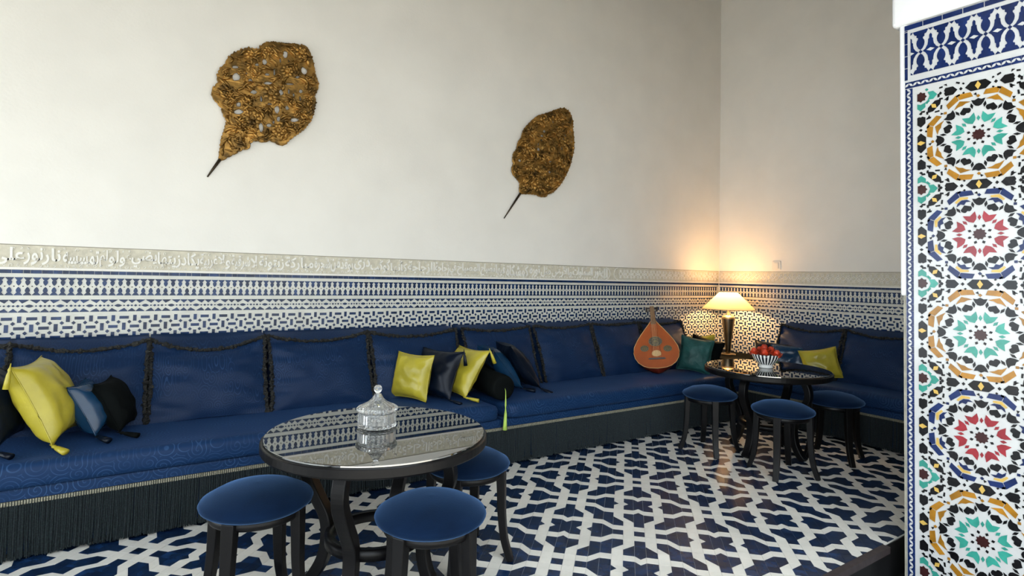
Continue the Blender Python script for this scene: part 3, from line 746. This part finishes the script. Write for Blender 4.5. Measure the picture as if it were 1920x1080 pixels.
# bolster across the join of the two banquettes
T = thing('bolster', 'round navy bolster with lime tassel at the join of the banquettes', 'bolster', (-3.80, -.92, SEAT+.095), 0)
T.rotation_euler = (0, 0, D(-6))
prof = [(0, -.002), (.03, -.004), (.07, -.002), (.085, .004), (.094, .016), (.096, .05), (.097, .25), (.096, .45), (.092, .485), (.08, .498), (0, .50)]
mb = MB().lathe(prof, 36); mb.V = [(x, z, y) for x, y, z in mb.V]; mb.F = [f[::-1] for f in mb.F]; mb.build('cover', 'blackcloth', T, True)
mb = MB().lathe([(0, -.014), (.010, -.012), (.013, -.004), (.013, .002)], 16); mb.V = [(x, z, y) for x, y, z in mb.V]; mb.F = [f[::-1] for f in mb.F]; mb.build('button', 'blackcloth', T, True)
mb = MB(); mb.tube([(0, -.014, 0), (-.012, -.05, -.014), (-.036, -.100, -.055), (-.044, -.118, -.10), (-.046, -.120, -.16), (-.047, -.120, -.235), (-.048, -.120, -.278)], [.003, .003, .004, .007, .010, .0135, .017], 10); mb.build('tassel', 'limecord', T, True)
gC = 'pillows by the oud and the corner lamp'
pillow('silk_pillow', 'teal crinkled silk pillow right of the oud', (-1.40, -.73, SEAT+.01), D(-52), D(-16), .33, .36, .17, 'tealcloth', 61, group=gC, spin=D(8))
pillow('cloth_pillow', 'black pillow between the teal pillow and the lamp', (-1.15, -.63, SEAT+.02), D(-56), D(-16), .34, .33, .16, 'blackcloth', 67, group=gC, spin=D(14))
pillow('satin_pillow', 'olive yellow pillow just left of the lamp foot', (-.93, -.49, SEAT+.01), D(-44), D(-8), .33, .33, .14, 'yellow', 71, group=gC, spin=D(-6))
pillow('cloth_pillow', 'dark pillow on the right banquette behind the red flowers', (-.50, -1.06, SEAT+.01), D(-66), D(-16), .44, .30, .17, 'darksatin', 73, group=gC, spin=D(3))
pillow('satin_pillow', 'blue satin pillow on the right banquette beside the flowers', (-.50, -1.25, SEAT+.01), D(-60), D(-22), .40, .30, .15, 'bluesatin', 79, group=gC)
pillow('satin_pillow', 'yellow satin pillow on the right banquette behind the dark glass table', (-.54, -1.61, SEAT+.006), D(-58), D(-20), .34, .31, .15, 'yellow', 83, group=gC, spin=D(-12))

# ---------------------------------------------------------------- stools and round tables
def bar(mb, path, w, t, az, taper=None):
    """bent rectangular leg: path of (radius, z) in the plane at azimuth az"""
    ca, sa = cos(az), sin(az); V = []; n = len(path)
    for i, (r, z) in enumerate(path):
        a, b = path[max(i-1, 0)], path[min(i+1, n-1)]; dr, dz = b[0]-a[0], b[1]-a[1]; l = math.hypot(dr, dz); nr, nz_ = -dz/l, dr/l
        k = taper[i] if taper else 1
        for s1, s2 in ((1, 1), (1, -1), (-1, -1), (-1, 1)):
            rr = r+nr*t/2*s1*k; zz = z+nz_*t/2*s1*k; q = w/2*s2*k
            V.append((ca*rr-sa*q, sa*rr+ca*q, zz))
    F = [(i*4+k, i*4+(k+1) % 4, i*4+4+(k+1) % 4, i*4+4+k) for i in range(n-1) for k in range(4)]+[(3, 2, 1, 0), (n*4-4, n*4-3, n*4-2, n*4-1)]
    return mb.add(V, F)
def spline(P, n=5):
    out = []
    for i in range(len(P)-1):
        p0, p1, p2, p3 = P[max(i-1, 0)], P[i], P[i+1], P[min(i+2, len(P)-1)]
        for k in range(n):
            t = k/n; out.append(tuple(.5*(2*b+(c-a)*t+(2*a-5*b+4*c-d)*t*t+(3*b-a-3*c+d)*t**3) for a, b, c, d in zip(p0, p1, p2, p3)))
    return out+[P[-1]]
def make_stool():
    T = thing('round_stool', 'x', 'stool', group='velvet stools around the two round tables')
    R = .218
    prof = [(0, .430), (R*.75, .432), (R-.022, .440), (R-.005, .452), (R, .464), (R-.006, .476), (R-.030, .490), (R*.7, .509), (R*.4, .525), (R*.2, .530), (0, .532)]
    MB().lathe(prof, 48).build('seat', 'velvet', T, True)
    mb = MB().lathe([(R-.060, .405), (R-.040, .405), (R-.034, .415), (R-.034, .441), (R-.060, .441)], 40); mb.build('apron', 'ebony', T, True)
    path = spline([(.178, .440), (.182, .34), (.187, .22), (.203, .10), (.236, .002)])
    tp = [1.15-.35*i/(len(path)-1) for i in range(len(path))]
    for k in range(4):
        o = bar(MB(), path, .046, .038, PI/4+k*PI/2, tp).build('leg', 'ebony', T); smoothmod(o, .004, 2)
    return T
stool = make_stool()
ST = [((-5.70, -2.00), .07, 'velvet stool in the left foreground beside the jar table'), ((-5.148, -2.485), -.30, 'velvet stool in the foreground, right in front of the jar table'), ((-4.73, -2.02), .02, 'velvet stool tucked under the right side of the jar table'),
      ((-2.135, -2.135), .35-PI/4, 'dark stool in front of the flower table'), ((-1.42, -2.14), .25, 'dark stool at the right of the flower table'), ((-2.14, -1.50), .10, 'dark stool in shadow at the left of the flower table')]
for k, (p, a, lb) in enumerate(ST):
    s = stool if k == 0 else copy_tree(stool)
    s.location = (*p, 0); s.rotation_euler = (0, 0, a); s['label'] = lb
ZT = .692
def make_table():
    T = thing('round_table', 'x', 'table', group='round glass-topped tables')
    R = .490
    MB().lathe([(0, ZT-.010), (R-.014, ZT-.010), (R-.012, ZT-.008), (R-.012, ZT-.002), (R-.014, ZT), (0, ZT)], 96).build('glass_top', 'glasstop', T)
    o = MB().lathe([(0, ZT-.054), (R-.012, ZT-.054), (R-.003, ZT-.050), (R, ZT-.044), (R, ZT-.014), (R-.003, ZT-.0105), (R-.010, ZT-.0095), (0, ZT-.0095)], 96).build('table_top', 'ebony', T)
    MB().lathe([(.28, ZT-.085), (.322, ZT-.085), (.322, ZT-.054), (.28, ZT-.054), (.28, ZT-.085)], 64, close=False).build('apron', 'ebony', T, True)
    path = spline([(.300, .64), (.338, .57), (.342, .49), (.292, .39), (.240, .30), (.226, .22), (.240, .12), (.280, .04), (.315, .004)], 5)
    for k in range(4):
        o = bar(MB(), path, .058, .050, k*PI/2).build('leg', 'ebony', T); smoothmod(o, .006, 2)
    MB().lathe([(.178, .215), (.215, .215), (.215, .258), (.178, .258), (.178, .215)], 48, close=False).build('ring_stretcher', 'ebony', T, True)
    return T
t1 = make_table(); t1.location = (-5.215, -2.060, 0); t1.rotation_euler = (0, 0, .80); t1['label'] = 'round glass-topped table carrying the crystal jar'
t2 = copy_tree(t1); t2.location = (-1.745, -1.760, 0); t2.rotation_euler = (0, 0, .05); t2['label'] = 'round glass-topped table in the dark corner, under the flower bowl'

# ---------------------------------------------------------------- crystal jar on the table
T = thing('candy_jar', 'clear ribbed crystal jar with a knobbed lid', 'jar', (-5.195, -1.990, ZT), .2)
rb = lambda q, i: .045*(1 if q % 2 else -1)
NB = 48
MB().lathe([(0, .002), (.078, .0), (.086, .004), (.088, .010), (.087, .016), (.084, .020), (.084, .062), (.087, .066), (.087, .072), (.080, .072), (.076, .066), (.075, .020), (.070, .014), (0, .013)], NB, rib=lambda q, i: rb(q, i) if 4 <= i <= 6 else (rb(q, i)*.5 if i in (1, 2, 3, 7, 8) else 0)).build('bowl', 'crystal', T)
o = MB().lathe([(.072, .075), (.088, .075), (.091, .080), (.090, .088), (.084, .094), (.066, .102), (.044, .113), (.028, .128), (.020, .142), (.016, .150), (.010, .150), (.016, .138), (.026, .120), (.046, .106), (.070, .094), (.074, .084), (.072, .075)], NB, rib=lambda q, i: rb(q, i) if i in (1, 2, 3) else (rb(q, i)*.6 if 4 <= i <= 7 else 0), close=False).build('lid', 'crystal', T)
kn = MB().lathe([(0, .146), (.009, .147), (.008, .152), (.011, .156), (.0165, .164), (.0185, .173), (.0165, .182), (.010, .189), (0, .191)], 24).build('knob', 'crystal', o, True)

# ---------------------------------------------------------------- bowl of red flowers
BP = (-1.755, -1.760, ZT)
T = thing('flower_bowl', 'white bowl with black upright stripes on the dark glass table', 'bowl', BP)
MB().lathe([(0, .004), (.052, .0), (.056, .004), (.056, .014), (.050, .018), (.060, .030), (.085, .055), (.105, .085), (.116, .112), (.112, .112), (.100, .085), (.080, .058), (.055, .034), (0, .030)], 96, kf=lambda q, i: 1 if (5 <= i <= 7 and q % 4 < 2) else 0).build('bowl', ['porcelain', 'stripe'], T, True)
def rose(loc, r, seed, label):
    rn = random.Random(seed); T = thing('red_rose', label, 'flower', loc, rn.uniform(0, 6), 'red roses in the striped bowl')
    core = MB().lathe([(0, -r*.5), (r*.3, -r*.4), (r*.42, 0), (r*.34, r*.45), (r*.18, r*.6), (0, r*.55)], 12); core.build('heart', 'petal', T, True)
    for k in range(11):
        a = k*2.4; lay = k/11; out = r*(.42+.55*lay); op = .25+.75*lay; V = []; F = []; n = 5
        for j in range(n+1):
            v = j/n; hw = r*(.30+.42*lay)*sin(PI*(.12+.80*v)); rr = out*(.55+.45*v*op)+(.18*r*v*v*lay); z = r*(-.45+v*(1.05-.55*lay))-(.16*r*lay*v*v)
            for i in range(-2, 3):
                s = i/2*hw/max(rr, 1e-3); V.append((rr*cos(a+s), rr*sin(a+s), z-abs(i)*.03*r*v))
        for j in range(n):
            for i in range(4): F.append((j*5+i, j*5+i+1, j*5+6+i, j*5+5+i))
        obj('petal', V, F, 'petal', T, True)
    lf = MB(); lf.tube([(0, 0, -r*.4), (0, 0, -r*1.2)], r*.10, 6); lf.build('stem', 'leafgreen', T)
    return T
for k, (dx, dy, dz, r, lb) in enumerate([(-.085, .035, .125, 0.056, 'red rose at the left rim of the striped bowl'), (-.035, -.05, .125, 0.060, 'red rose low at the front left of the bowl'), (-.005, .02, .150, .066, 'tallest red rose in the middle of the bowl'), (.060, -.065, .120, 0.058, 'red rose at the right rim of the striped bowl'), (.05, .02, .138, 0.060, 'red rose right of the middle, at the back'), (-.02, .075, .13, 0.057, 'red rose at the back left of the bowl')]):
    c, s_ = .833, -.553
    rose((BP[0]+dx*c+dy*.553, BP[1]+dx*s_+dy*.833, BP[2]+dz), r, k+5, lb)

# ---------------------------------------------------------------- corner table and lamp
ZC_ = .548
T = thing('corner_table', 'black square corner table under the lamp', 'table', (-.375, -.375, 0))
o = MB().box((-.335, -.335, ZC_-.035), (.335, .335, ZC_)).build('table_top', 'blackcloth', T); smoothmod(o, .006, 2)
MB().box((-.31, -.31, ZC_-.11), (.31, .31, ZC_-.035)).build('apron', 'ebony', T)
for a in (-.285, .285):
    for b_ in (-.285, .285): MB().box((a-.03, b_-.03, 0), (a+.03, b_+.03, ZC_-.035)).build('leg', 'ebony', T)
LP = (-.355, -.395)
T = thing('table_lamp', 'lit table lamp with a wide cream cone shade in the corner', 'lamp', (*LP, ZC_))
zz = lambda z: z-ZC_
MB().lathe([(0, 0), (.085, 0), (.088, .006), (.080, .014), (.045, .020), (.028, .026), (0, .026)], 40).build('base', 'lampmetal', T, True)
MB().lathe([(0, .024), (.026, .024), (.030, .06), (.040, .16), (.054, .27), (.068, .37), (.074, .415), (.074, .425), (0, .425)], 40).build('column', 'lampmetal', T, True)
MB().lathe([(.074, .423), (.070, .438), (.055, .452), (.030, .462), (.012, .466), (0, .466)], 32).build('dome_cap', 'steel', T, True)
MB().lathe([(0, .46), (.011, .46), (.011, .56), (.018, .565), (.018, .59), (0, .59)], 16).build('stem', 'steel', T, True)
sh = MB()
sh.lathe([(.296, .528), (.197, .627), (.103, .722), (.075, .7225)], 72, close=False); shd = sh.build('shade', 'shade', T, True)
mb = MB(); mb.lathe([(.2965, .526), (.2985, .528), (.2965, .531), (.2945, .528), (.2965, .526)], 64, close=False); mb.build('rim', 'oudedge', shd, True)
for k in range(3):
    a = k*2*PI/3; mb = MB(); mb.tube([(0, 0, .70), (.102*cos(a), .102*sin(a), .719)], .0022, 5); mb.build('spoke', 'steel', T)
mb = MB(); mb.tube([(0, 0, .59), (0, 0, .70)], .003, 6); mb.build('harp', 'steel', T)
bl = MB().lathe([(0, .585), (.012, .588), (.015, .605), (.028, .625), (.032, .645), (.026, .664), (.012, .675), (0, .677)], 20).build('bulb', 'bulb', T, True)
ld = bpy.data.lights.new('bulb_light', 'POINT'); ld.energy = 28; ld.color = (1, .56, .23); ld.shadow_soft_size = .045
lo = bpy.data.objects.new('bulb_light', ld); link(lo, T); lo.location = (0, 0, .655)

# ---------------------------------------------------------------- oud
T = thing('oud', 'orange pear-shaped oud standing against the back cushions', 'lute', (-1.815, -.655, SEAT+.012))
T.rotation_euler = (Matrix.Rotation(D(-46), 3, 'Z') @ Matrix.Rotation(D(-15), 3, 'X') @ Matrix.Rotation(D(-6), 3, 'Y')).to_euler()
HB = .475
def hw(t):                                        # half width of the soundboard at height t (0 bottom .. 1 top)
    P = [(0, .0), (.015, .085), (.05, .135), (.12, .182), (.22, .212), (.33, .222), (.45, .212), (.58, .178), (.70, .138), (.82, .092), (.92, .052), (1, .024)]
    for (a, x), (b, y) in zip(P, P[1:]):
        if a <= t <= b: return x+(y-x)*(t-a)/(b-a)
    return .02
ts = [0, .006, .015, .03, .05, .08, .12, .17, .22, .28, .33, .4, .45, .52, .58, .64, .70, .76, .82, .88, .92, .96, 1]
B0 = .055
V = []; F = []
for t in ts: V += [(-hw(t), 0, B0+t*HB), (hw(t), 0, B0+t*HB)]
F = [(2*i, 2*i+1, 2*i+3, 2*i+2) for i in range(len(ts)-1)]
face = obj('soundboard', V, F, 'oudface', T); sl = face.modifiers.new('solid', 'SOLIDIFY'); sl.thickness = .004; sl.offset = 0
V = []; F = []; nn = 20
for t in ts:
    w_ = hw(t); dp = .19*(max(w_, 1e-4)/.222)**.9
    for k in range(nn+1):
        a = PI*k/nn; V.append((-w_*cos(a), .001+dp*sin(a), B0+t*HB-.055*sin(a)*(1-t)**3))
for i in range(len(ts)-1):
    for k in range(nn): F.append((i*(nn+1)+k, i*(nn+1)+k+1, (i+1)*(nn+1)+k+1, (i+1)*(nn+1)+k))
obj('bowl', V, F, 'oudbowl', T, True)
mb = MB(); mb.tube([(-hw(t), -.002, B0+t*HB) for t in reversed(ts)]+[(hw(t), -.002, B0+t*HB) for t in ts[1:]], .0032, 6); mb.build('binding', 'oudedge', T, True)
mb = MB(); mb.add([(-.026, -.006, B0+HB*.93), (.026, -.006, B0+HB*.93), (.020, -.006, B0+HB+.15), (-.020, -.006, B0+HB+.15), (-.026, .03, B0+HB*.93), (.026, .03, B0+HB*.93), (.020, .022, B0+HB+.15), (-.020, .022, B0+HB+.15)], [(0,1,2,3),(4,7,6,5),(1,5,6,2),(0,3,7,4),(3,2,6,7),(0,4,5,1)])
mb.build('neck', 'oudneck', T)
mb = MB(); ztop = B0+HB+.15
mb.add([(-.020, -.004, ztop), (.020, -.004, ztop), (.020, .022, ztop), (-.020, .022, ztop), (-.014, .15, ztop-.02), (.014, .15, ztop-.02), (.014, .165, ztop-.045), (-.014, .165, ztop-.045)], [(0,1,5,4),(3,7,6,2),(1,2,6,5),(0,4,7,3),(4,5,6,7),(0,3,2,1)])
pb = mb.build('pegbox', 'oudneck', T)
for k in range(5):
    for s in (-1, 1):
        y = .03+.025*k; z = ztop-.008-.004*k; mb = MB(); mb.tube([(s*.012, y, z), (s*.045, y, z), (s*.050, y, z), (s*.062, y, z)], [.003, .003, .008, .008], 6); mb.build('peg', 'darkwood', pb)
def disc(mb, x, z, rx, rz, y=-.0035, n=24, k=0):
    mb.add([(x+rx*cos(2*PI*i/n), y, z+rz*sin(2*PI*i/n)) for i in range(n)], [tuple(range(n))], k)
for (x, z, rx) in ((.0, B0+HB*.56, .066), (-.112, B0+HB*.42, .040), (.112, B0+HB*.40, .040)):
    mb = MB(); disc(mb, x, z, rx, rx*.72, -.0032, k=1)
    for i in range(10):
        a = 2*PI*i/10; mb.tube([(x, -.004, z), (x+rx*.95*cos(a), -.004, z+rx*.70*sin(a))], .0022, 4)
    for f_ in (.98, .6): mb.tube([(x+rx*f_*cos(2*PI*i/24), -.004, z+rx*.72*f_*sin(2*PI*i/24)) for i in range(25)], .003, 5)
    mb.build('sound_rosette', ['rosette', 'darkwood'], T)
mb = MB(); mb.box((-.075, -.016, B0+HB*.185), (.075, -.002, B0+HB*.215)); mb.box((-.085, -.008, B0+HB*.19), (.085, -.002, B0+HB*.205)); mb.build('bridge', 'darkwood', T)
mb = MB(); V = [(.032*cos(a)*1.5, -.0035, B0+HB*.30+.036*sin(a)*(.7 if sin(a) < 0 else 1.0)) for a in [2*PI*i/20 for i in range(20)]]; mb.add(V, [tuple(range(20))]); mb.build('pick_guard', 'oudedge', T)
for k in range(6):
    x = (k-2.5)*.018; mb = MB(); mb.tube([(x, -.014, B0+HB*.21), (x*.42, -.010, ztop)], .0009, 4); mb.build('string', 'steel', T)

# ---------------------------------------------------------------- pierced gilt leaves on the wall
def leaf(name, label, org, sc, outline, holes, ros, tip0, tip1, seed, doms):
    """outline etc. in sketch units; to_wall maps them on the wall plane"""
    rn = random.Random(seed)
    T = thing(name, label, 'wall ornament', (org[0], -.024, org[1]), 0, 'gilt leaves on the wall')
    A, B_ = sc
    def W2(p): x, y = p; return (A[0]*x+A[1]*y+A[2]-org[0], B_[0]*x+B_[1]*y+B_[2]-org[1])
    O = [W2(p) for p in outline]; cx_ = sum(p[0] for p in O)/len(O); cz_ = sum(p[1] for p in O)/len(O)
    ext = max(math.hypot(p[0]-cx_, p[1]-cz_) for p in O)
    dome = lambda x, z: -.006-.018*max(0, 1-((x-cx_)**2+(z-cz_)**2)/ext**2)
    cu = bpy.data.curves.new('leaf', 'CURVE'); cu.dimensions = '2D'; cu.fill_mode = 'BOTH'; cu.extrude = .004; cu.bevel_depth = .004; cu.bevel_resolution = 1
    def spl(pts):
        s = cu.splines.new('POLY'); s.points.add(len(pts)-1); s.use_cyclic_u = True
        for q, p in zip(s.points, pts): q.co = (p[0], p[1], 0, 1)
    # scalloped outline
    oc = []
    for i in range(len(O)):
        a, b = O[i], O[(i+1) % len(O)]; l = math.hypot(b[0]-a[0], b[1]-a[1]); k = max(2, int(l/.012)); m_ = max(1, round(l/.032))
        for j in range(k):
            t = j/k; s = abs(sin(PI*t*m_))*.006; nx_, ny_ = (b[1]-a[1])/l, -(b[0]-a[0])/l; oc.append((a[0]+(b[0]-a[0])*t-nx_*s, a[1]+(b[1]-a[1])*t-ny_*s))
    spl(oc)
    for hx, hy, rx, ry in holes:
        n = 9; a0 = rn.uniform(0, 6); spl([W2((hx+rx*1.3*cos(2*PI*i/n)*rn.uniform(.8, 1.2), hy+ry*1.3*sin(2*PI*i/n)*rn.uniform(.8, 1.2))) for i in range(n)])
    co = bpy.data.objects.new('leaf', cu); COL.objects.link(co); dg = bpy.context.evaluated_depsgraph_get(); dg.update()
    me = bpy.data.meshes.new_from_object(co.evaluated_get(dg)); bpy.data.objects.remove(co)
    for v in me.vertices: v.co = Vector((v.co.x, dome(v.co.x, v.co.y)-v.co.z, v.co.y))
    me.materials.clear(); me.materials.append(MT['brass']); link(bpy.data.objects.new('leaf_plate', me), T)
    HW = [(W2((hx, hy)), max(rx, ry)*abs(A[0])*1.25) for hx, hy, rx, ry in holes]
    def clear(x, z, r): return all(math.hypot(x-h[0], z-h[1]) > hr*.85+r for h, hr in HW)
    def inside(x, z):
        c = False
        for i in range(len(O)):
            (x1, y1), (x2, y2) = O[i-1], O[i]
            if (y1 > z) != (y2 > z) and x < (x2-x1)*(z-y1)/(y2-y1)+x1: c = not c
        return c
    for rx, ry, rr in ros:
        x, z = W2((rx, ry)); r = rr*abs(A[0]); mb = MB(); y0 = dome(x, z)-.004
        npet = rn.choice((7, 8, 9))
        for k in range(npet):
            a = 2*PI*k/npet; V = []; F = []
            for j, (rad, hgt, wd) in enumerate(((.30, .012, .10), (.6, .022, .24), (.88, .018, .26), (1.05, .004, .12))):
                for s in (-1, 0, 1):
                    aa = a+s*wd/max(rad, .3); V.append((x+r*rad*cos(aa), y0-hgt*(1 if s == 0 else .55), z+r*rad*sin(aa)))
            for j in range(3):
                for i in range(2): F.append((j*3+i, j*3+i+1, j*3+4+i, j*3+3+i))
            mb.add(V, F)
        n = 16; V = []
        for j, (rad, hgt) in enumerate(((.42, .008), (.40, .026), (.28, .034), (.24, .024), (.12, .030), (.0001, .036))):
            V += [(x+r*rad*cos(2*PI*i/n), y0-hgt, z+r*rad*sin(2*PI*i/n)) for i in range(n)]
        mb.add(V, [(j*n+i, j*n+(i+1) % n, (j+1)*n+(i+1) % n, (j+1)*n+i) for j in range(5) for i in range(n)])
        mb.build('rosette', 'brass', T, True)
    # foliage relief: blades and curls between the rosettes
    mb = MB(); xs = [p[0] for p in O]; zs_ = [p[1] for p in O]; made = 0; tries = 0
    while made < doms and tries < 6000:
        tries += 1; x = rn.uniform(min(xs), max(xs)); z = rn.uniform(min(zs_), max(zs_)); r = rn.uniform(.016, .044)
        if not inside(x, z) or not clear(x, z, r*.6): continue
        if any(math.hypot(x-W2((a, b))[0], z-W2((a, b))[1]) < c*abs(A[0])*.75 for a, b, c in ros): continue
        a = rn.uniform(0, 2*PI); bend = rn.uniform(-1.2, 1.2); pts = []; n = 6
        for i in range(n+1):
            t = i/n-.5; aa = a+bend*t; px_, pz = x+2*r*t*cos(aa), z+2*r*t*sin(aa); pts.append((px_, dome(px_, pz)-.004-.012*(1-4*t*t), pz))
        if not (inside(pts[0][0], pts[0][2]) and inside(pts[-1][0], pts[-1][2])): continue
        mb.tube(pts, [r*(.12+.34*sin(PI*(i+.6)/(n+1.2))) for i in range(n+1)], 7, flat=.6); made += 1
    for i, p in enumerate(oc):
        if i % 4 == 0:
            mb.tube([(p[0]-.004, dome(*p)-.003, p[1]), (p[0], dome(*p)-.012, p[1]+.002), (p[0]+.004, dome(*p)-.003, p[1]+.004)], [.005, .0075, .005], 6)
    tag(mb.build('foliage_relief', 'brass', T, True), kind='stuff')
    a, b = W2(tip0), W2(tip1); mb = MB()
    mb.tube([(a[0], dome(*a)-.004, a[1]), ((a[0]+b[0])/2, -.010, (a[1]+b[1])/2), (b[0], -.006, b[1])], [.012, .009, .005], 8); mb.build('stem', 'brassdark', T, True)
    return T
leaf('gilt_leaf', 'wide pierced gilt leaf ornament, the left one on the wall', (-5.40, 2.62), ((.000951, .000039, -5.88006), (.000182, -.001021, 3.081118)),
     [(165,905),(180,760),(196,715),(215,640),(190,590),(180,545),(150,510),(120,470),(115,430),(135,395),(160,370),(150,330),(165,280),(205,240),(220,200),(255,165),(300,140),(350,120),(400,122),(430,135),(455,95),(490,72),(540,65),(600,70),(650,72),(700,70),(740,78),(785,80),(805,110),(825,150),(838,200),(850,260),(860,310),(875,340),(880,380),(868,420),(845,460),(860,500),(850,545),(840,590),(825,635),(800,670),(770,705),(730,735),(690,760),(655,785),(620,820),(590,822),(550,800),(510,780),(470,795),(430,785),(395,780),(365,800),(365,835),(320,840),(290,855),(250,875),(215,890),(180,910)],
     [(268,258,20,12),(275,330,22,25),(375,352,14,13),(395,435,20,15),(290,522,18,17),(290,575,28,17),(475,212,16,20),(420,235,14,12),(545,285,9,24),(500,370,28,11),(590,200,9,17),(630,150,19,24),(770,268,21,26),(725,318,21,11),(660,372,28,9),(595,435,14,20),(655,430,9,19),(690,455,9,16),(745,425,15,14),(565,560,19,25),(640,550,13,15),(510,522,15,10),(575,632,13,20),(692,640,27,15),(450,690,17,29),(505,678,17,13),(540,655,9,15),(450,485,9,20),(740,480,8,18),(495,305,15,11),(655,200,8,8),(345,300,9,9)],
     [(640,275,52),(520,440,64),(380,165,44),(750,130,56),(390,620,62),(575,715,52),(400,310,30),(812,485,36),(230,462,36),(322,680,38),(505,130,40),(685,520,32),(205,300,28),(750,590,30),(700,700,36),(470,565,28)], (168,905), (84,1022), 3, 300)
leaf('gilt_leaf', 'slender dense gilt leaf ornament, the right one on the wall', (-2.85, 2.55), ((.001451, .000031, -3.420272), (.000199, -.001168, 3.113964)),
     [(208,812),(205,760),(210,730),(180,690),(148,650),(142,610),(155,570),(148,530),(155,485),(180,450),(190,395),(215,355),(235,290),(270,245),(310,205),(355,165),(410,150),(470,125),(540,95),(590,88),(625,115),(645,150),(660,210),(655,260),(662,320),(665,400),(662,460),(645,520),(630,580),(605,640),(580,690),(545,745),(515,780),(470,820),(430,830),(420,850),(370,848),(340,830),(290,820),(240,818)],
     [(478,210,9,11),(462,248,7,8),(402,295,11,12),(382,335,13,9),(352,450,12,14),(352,410,7,15),(455,550,14,12),(450,645,11,11),(590,328,8,10),(632,288,7,12),(570,358,8,9),(555,440,9,15),(535,480,8,10),(650,378,7,9),(200,545,11,12),(378,372,8,8),(495,640,6,14),(190,600,7,8)],
     [(455,450,78),(405,215,42),(600,175,46),(610,400,40),(370,640,52),(272,590,36),(190,640,32),(520,290,36),(262,440,36),(455,735,44),(350,765,40),(255,770,32),(300,300,40),(560,570,42),(520,190,26)], (208,815), (84,1012), 9, 300)

# ---------------------------------------------------------------- switch
T = thing('light_switch', 'small white light switch just above the carved frieze', 'switch', (-.014, -.788, 1.596))
o = MB().box((-.010, -.050, -.050), (0, .050, .050)).build('plate', 'plastic', T); smoothmod(o, .004, 2)
o = MB().box((-.016, -.026, -.032), (-.009, .026, .032)).build('rocker', 'plastic', T); smoothmod(o, .002, 2)
